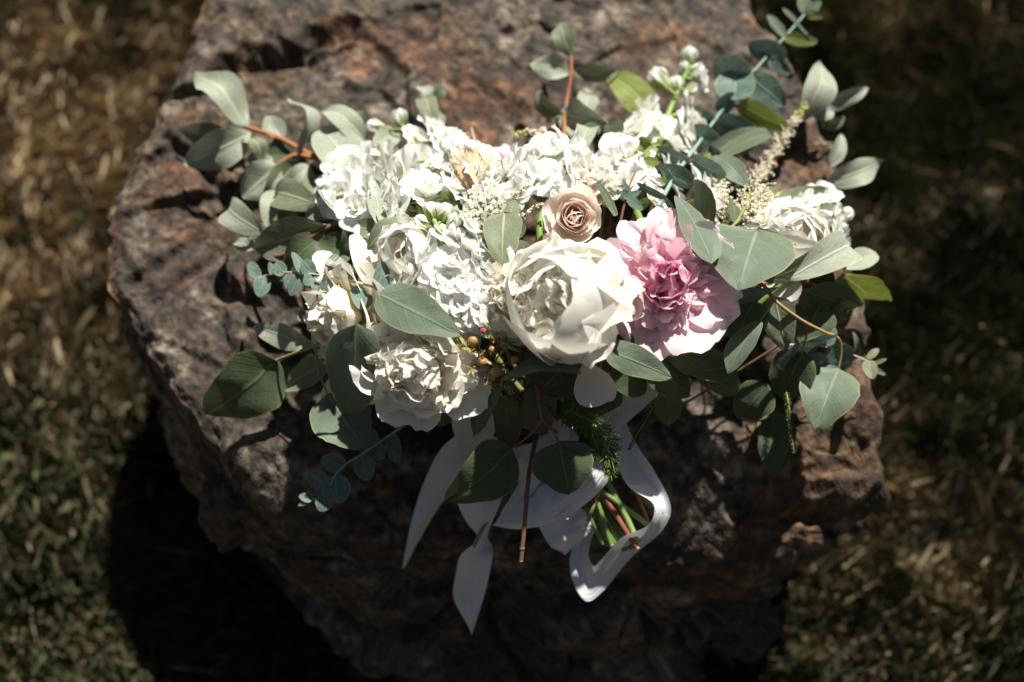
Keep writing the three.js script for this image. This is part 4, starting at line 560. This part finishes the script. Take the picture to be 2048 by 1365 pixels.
// ---------------------------------------------------------------- dried seed heads: golden berries, orange stamens, thin sepals, one pink bud
{
  reseed(330);
  const C = Q(980, 735, -2), t = thing('seed_heads', 'cluster of dried rose heads with golden hips and orange stamens', 'dried flower', C);
  const berry = new THREE.MeshPhysicalMaterial({ color: lin(0.34, 0.20, 0.075), roughness: 0.32, clearcoat: 0.4 }), stam = new THREE.MeshStandardMaterial({ color: lin(0.40, 0.16, 0.035), roughness: 0.8 }), sep = M.olive;
  const hips = [[946, 683, 11], [993, 743, 12], [1008, 672, 10], [965, 725, 9], [1030, 720, 8], [985, 700, 8]];
  for (const [x, y, r] of hips) { const p = Q(x, y, 0.3); const h = part(t, 'hip', new THREE.SphereGeometry(r * PXM(0.95), 14, 10), berry, p); h.scale.y = 1.15; part(t, 'hip_stalk', tube([p, p.clone().lerp(C, 0.5), C], 0.0008, 0.0008, 5, 5), M.brown); }
  const heads = [[930, 690], [945, 700], [1000, 690], [992, 680], [945, 738], [985, 768], [975, 762], [1022, 770], [1012, 690], [960, 712], [1000, 765], [918, 672]];
  for (const [x, y] of heads) {
    const p = Q(x, y, 0.4), bits = [];
    for (let i = 0; i < 26; i++) { const q = new V3(rr(-1, 1), rr(-1, 1), rr(-1, 1)).normalize().multiplyScalar(rr(0.001, 0.005)), r = rr(0.0006, 0.001); bits.push(blossom.clone().scale(r, r, r).translate(q.x, q.y, q.z)); }
    part(t, 'stamens', mergeGeometries(bits), stam, p).userData.kind = 'stuff';
    part(t, 'stalk', tube([p, p.clone().lerp(C, 0.5).add(new V3(rr(-0.01, 0.01), 0, rr(-0.01, 0.01))), C], 0.0007, 0.0007, 5, 5), M.redtwig);
    for (let i = 0; i < 4; i++) { const e = p.clone().add(new V3(rr(-1, 1), rr(-0.2, 1), rr(-1, 1)).normalize().multiplyScalar(rr(0.009, 0.018))), d = e.clone().sub(p), L = d.length(), m = part(t, 'sepal', leafGeo({ L, W: 0.003, prof: 'lan', bend: rr(-1, 1), fold: 0.3, wave: 0, nu: 8, nv: 2 }), sep, p); d.normalize(); m.quaternion.setFromUnitVectors(new V3(1, 0, 0), d); }
  }
  for (let i = 0; i < 22; i++) { const a = Q(rr(920, 1040), rr(660, 790), rr(-1, 0.4)), b = Q(rr(920, 1040), rr(660, 790), rr(-1.5, 0.2)); part(t, 'dry_stalk', tube([a, a.clone().lerp(b, 0.5).add(new V3(0, rr(0, 0.008), 0)), b], 0.0005, 0.0004, 6, 4), i % 2 ? M.brown : M.olive); }
  stemToHandle(t, C, ax(0, 0, 1), M.brown, 0.0015);
  const pb = thing('pink_bud', 'tiny hot pink rosebud with green sepals over the dried seed heads', 'flower', Q(972, 664, 0.2)), pm = petalMat({ vertexColors: false, color: lin(0.62, 0.07, 0.20) }), axis = ax(-0.6, -0.2, 0.7);
  for (let i = 0; i < 5; i++) petal(pb, pick(budPet()), Q(972, 660, 1.2), axis, i * 1.257, 0.0075, 0, pm);
  for (let i = 0; i < 5; i++) petal(pb, pick(budSep()), Q(973, 660, 1.15), axis, i * 1.257 + 0.3, 0.012, -0.9, M.calyx, 'sepal');
  part(pb, 'stalk', tube([Q(974, 661, 1.1), Q(985, 690, 0), C], 0.0007, 0.0007, 6, 5), M.olive);
}
// ---------------------------------------------------------------- asparagus fern
function fern(label, pts, w, n, col) {
  const path = pts.map((p) => P(...p)), c = curve(path), t = thing('asparagus_fern', label, 'fern', path[0], 'asparagus fern fronds'), bits = [], mat = new THREE.MeshPhysicalMaterial({ color: col, roughness: 0.9, transmission: 0.3, side: THREE.DoubleSide });
  part(t, 'stem', tube(path, 0.0008, 0.0004, 16, 5), M.stalk);
  const needle = gridGeo(2, 1, (u, v) => [(v - 0.5) * (w > 12 ? 0.0015 : 0.0008) * (1.1 - u), u, 0]);
  for (let i = 0; i < n; i++) {
    const u = (i + 0.5) / n, p = c.getPoint(u), tan = c.getTangent(u), side = new V3().crossVectors(tan, TOW).normalize().multiplyScalar(i % 2 ? 1 : -1), L = w * PXM(1) * Math.sin(Math.PI * (0.15 + 0.82 * u)) * rr(0.7, 1.1), d = side.addScaledVector(tan, 0.7).addScaledVector(TOW, rr(-0.3, 0.3)).normalize();
    for (let k = 0; k < 24; k++) { const q = p.clone().addScaledVector(d, L * k / 24), nd = d.clone().add(new V3(rr(-1, 1), rr(-1, 1), rr(-1, 1)).multiplyScalar(0.9)).normalize(), g = needle.clone().scale(1, w > 12 ? rr(0.004, 0.008) : rr(0.0015, 0.003), 1); g.applyQuaternion(new THREE.Quaternion().setFromUnitVectors(YA, nd)); bits.push(g.translate(q.x, q.y, q.z)); }
  }
  part(t, 'needles', mergeGeometries(bits), mat).userData.kind = 'stuff';
}
reseed(340);
fern('bright green feathery fern frond lying over the ribbon knot', [[1090, 815, 0.995], [1140, 825, 0.97], [1190, 850, 0.96], [1215, 900, 0.962], [1222, 950, 0.97]], 36, 70, lin(0.12, 0.22, 0.02));
fern('dark green fern frond above the ribbon knot', [[1040, 790, 1.0], [1090, 795, 0.985], [1140, 800, 0.98], [1190, 815, 0.985]], 36, 40, lin(0.05, 0.10, 0.015));
fern('short green fern frond in the gap of the ribbon', [[1150, 840, 0.99], [1180, 870, 0.985], [1195, 905, 0.985]], 30, 30, lin(0.08, 0.15, 0.015));
fern('thin thread of fern hanging below the hanging round leaf', [[1570, 770, 1.02], [1578, 810, 1.01], [1582, 850, 1.01], [1588, 905, 1.01]], 8, 40, lin(0.08, 0.13, 0.02));
fern('thin thread of fern dangling beside the ribbon loop', [[1340, 770, 1.0], [1310, 810, 0.99], [1280, 860, 0.99], [1258, 900, 0.995]], 8, 40, lin(0.05, 0.10, 0.02));
// ---------------------------------------------------------------- ribbon: one long band with loops and tails
{
  reseed(350);
  const weave = dataTex(256, 256, (u, v) => { const n = 0.5 + 0.42 * fbm(u * 5 + 2 * noise(v * 3, 1, 1), v * 16 + 3 * u, 1, 3) + 0.06 * fbm(u * 60, v * 60, 3, 2); return [n, n, n]; }, false); weave.wrapS = weave.wrapT = THREE.RepeatWrapping;
  const mat = new THREE.MeshPhysicalMaterial({ color: lin(0.80, 0.81, 0.85), roughness: 0.95, transmission: 0.32, side: THREE.DoubleSide, bumpMap: weave, bumpScale: 0.0016 });
  const t = thing('ribbon', 'pale blue grey silk ribbon tied round the stems with loose loops and tails', 'ribbon', BIND.clone());
  const strip = (name, A, B, crease = 0.004, nu = 48, nv = 16) => { // two edges as picture points with depth
    const a = curve(A.map((p) => P(p[0], p[1], p[2] + 0.022))), b = curve(B.map((p) => P(p[0], p[1], p[2] + 0.022))), sd = rr(0, 90);
    part(t, name, gridGeo(nu, nv, (u, v) => { const p = a.getPoint(u), q = b.getPoint(u), m = p.lerp(q, v), d = crease * 1.3 * (noise(v * 2.2 + sd, u * 2.2, 1) + 0.35 * noise(v * 4.5 + sd + u * 2, u * 4, 6)) + 0.012 * Math.sin(v * Math.PI) * noise(u * 3.2 + sd, 1, 1) + (v - 0.5) * 0.03 * noise(u * 2.6 + sd, 7, 2); return m.addScaledVector(TOW, d).toArray(); }, (u, v) => [u * 1.6 + sd, v]), mat);
  };
  strip('tail', [[930, 858, 1.0], [885, 895, 1.0], [852, 955, 1.02], [824, 1040, 1.05], [806, 1133, 1.07]], [[1010, 880, 1.0], [985, 905, 1.01], [930, 935, 1.03], [878, 1020, 1.06], [809, 1137, 1.08]]);
  strip('tail', [[905, 985, 1.0], [930, 1040, 1.02], [957, 1076, 1.02], [938, 1092, 1.02], [920, 1112, 1.03], [911, 1150, 1.045], [905, 1192, 1.05], [907, 1204, 1.05], [943, 1264, 1.06]], [[1020, 950, 1.0], [1000, 1010, 0.99], [975, 1078, 1.025], [984, 1096, 1.035], [985, 1112, 1.02], [978, 1150, 1.03], [968, 1190, 1.045], [964, 1204, 1.05], [945, 1266, 1.06]]);
  strip('loop', [[1003, 1030, 0.99], [1045, 1000, 1.0], [1100, 965, 1.0], [1165, 905, 0.99], [1205, 840, 0.985], [1205, 790, 1.0]], [[985, 1046, 0.985], [1045, 1062, 0.975], [1130, 1040, 0.975], [1208, 978, 0.975], [1247, 905, 0.975], [1240, 815, 0.99]], 0.005);
  strip('loop', [[1060, 1000, 0.985], [1085, 968, 0.985], [1160, 945, 0.985]], [[1046, 1056, 0.97], [1085, 1054, 0.97], [1136, 1036, 0.97]], 0.002, 20);
  strip('tail', [[1072, 1042, 0.995], [1098, 1085, 1.0], [1130, 1112, 1.01]], [[1150, 1012, 0.995], [1172, 1026, 1.0], [1193, 1052, 1.01]], 0.006, 24);
  strip('loop', [[1240, 815, 0.99], [1275, 890, 0.985], [1312, 945, 0.985], [1346, 1022, 0.99], [1328, 1066, 1.0], [1265, 1122, 1.01], [1205, 1192, 1.02], [1176, 1208, 1.025], [1152, 1180, 1.03], [1140, 1130, 1.03], [1150, 1080, 1.03]], [[1215, 835, 1.0], [1230, 915, 0.992], [1256, 972, 0.988], [1306, 1008, 0.982], [1298, 1046, 0.985], [1240, 1075, 1.0], [1200, 1118, 1.02], [1186, 1128, 1.03], [1176, 1108, 1.035], [1180, 1080, 1.04], [1195, 1045, 1.04]], 0.004, 70);
  strip('wrap', [[1088, 795, 1.0], [1080, 870, 0.985], [1045, 950, 0.99], [1000, 1030, 0.995]], [[1132, 800, 0.99], [1138, 870, 0.98], [1100, 950, 0.985], [1035, 1040, 0.985]], 0.005);
  strip('wrap', [[1120, 800, 0.985], [1115, 850, 0.98], [1110, 900, 0.985]], [[1160, 810, 0.985], [1158, 860, 0.978], [1152, 905, 0.985]], 0.004, 20);
  strip('wrap', [[1010, 900, 0.99], [1030, 940, 0.985], [1040, 985, 0.985]], [[1110, 870, 0.985], [1105, 920, 0.98], [1060, 1000, 0.98]], 0.005, 24);
  strip('wrap', [[1225, 745, 0.99], [1222, 800, 0.985], [1205, 850, 0.985]], [[1335, 765, 1.0], [1300, 800, 0.99], [1245, 850, 0.985]], 0.006, 24);
  strip('wrap', [[1185, 790, 0.985], [1180, 840, 0.975], [1190, 900, 0.975]], [[1240, 790, 0.985], [1245, 850, 0.97], [1240, 940, 0.975]], 0.004, 24);
}
// ---------------------------------------------------------------- loose cut stems and twigs at the handle
{
  reseed(360);
  const one = (label, mat, r, pts, nodes = 0) => { const p = pts.map((q) => P(q[0], q[1], q[2] + 0.02)), t = thing('cut_stem', label, 'stem', p[0], 'cut stems below the ribbon'); part(t, 'stem', tube(p, r, r * 0.92, 14), mat); part(t, 'cut_end', new THREE.SphereGeometry(r * 0.93, 8, 6), M.palestem, p[p.length - 1]).scale.setScalar(0.97); const c = curve(p); for (let i = 0; i < nodes; i++) part(t, 'node', new THREE.SphereGeometry(r * 1.16, 8, 6), M.brown, c.getPoint(0.5 + 0.4 * i / Math.max(1, nodes - 1))); };
  one('slender brown twig with dark nodes hanging in front of the ribbon loop', M.brown, 0.0024, [[1078, 850, 0.985], [1058, 950, 0.957], [1050, 1040, 0.95], [1042, 1122, 0.955]], 3);
  one('short olive stub poking out under the folded ribbon tail', M.olive, 0.0022, [[975, 1040, 1.012], [958, 1072, 1.006], [948, 1094, 1.004]]);
  one('bright green stem, straight and widest of the cut stems', M.stalk, 0.0036, [[1195, 930, 1.0], [1240, 1010, 0.998], [1274, 1082, 1.0]]);
  one('dark red brown stem between the green cut stems', M.redtwig, 0.0032, [[1180, 940, 1.0], [1225, 1020, 0.999], [1274, 1096, 1.0]]);
  one('orange tipped stem leaning away toward the ribbon loop', M.rusty, 0.0022, [[1255, 950, 1.01], [1280, 1005, 1.005], [1301, 1056, 1.005]], 1);
  one('thick dark green stem curving under the ribbon loop', M.stalkshade, 0.0045, [[1215, 910, 1.01], [1265, 970, 1.015], [1300, 1010, 1.03]]);
  one('thin dark green stem with pale dots near the folded tail', M.stalkshade, 0.0028, [[1175, 950, 1.0], [1200, 1020, 1.0], [1222, 1090, 1.005]]);
  one('short yellow green stub nearest the folded ribbon tail', M.olive, 0.002, [[1205, 975, 0.998], [1190, 1005, 0.995], [1176, 1042, 0.996]], 1);
}
renderer.render(scene, camera);
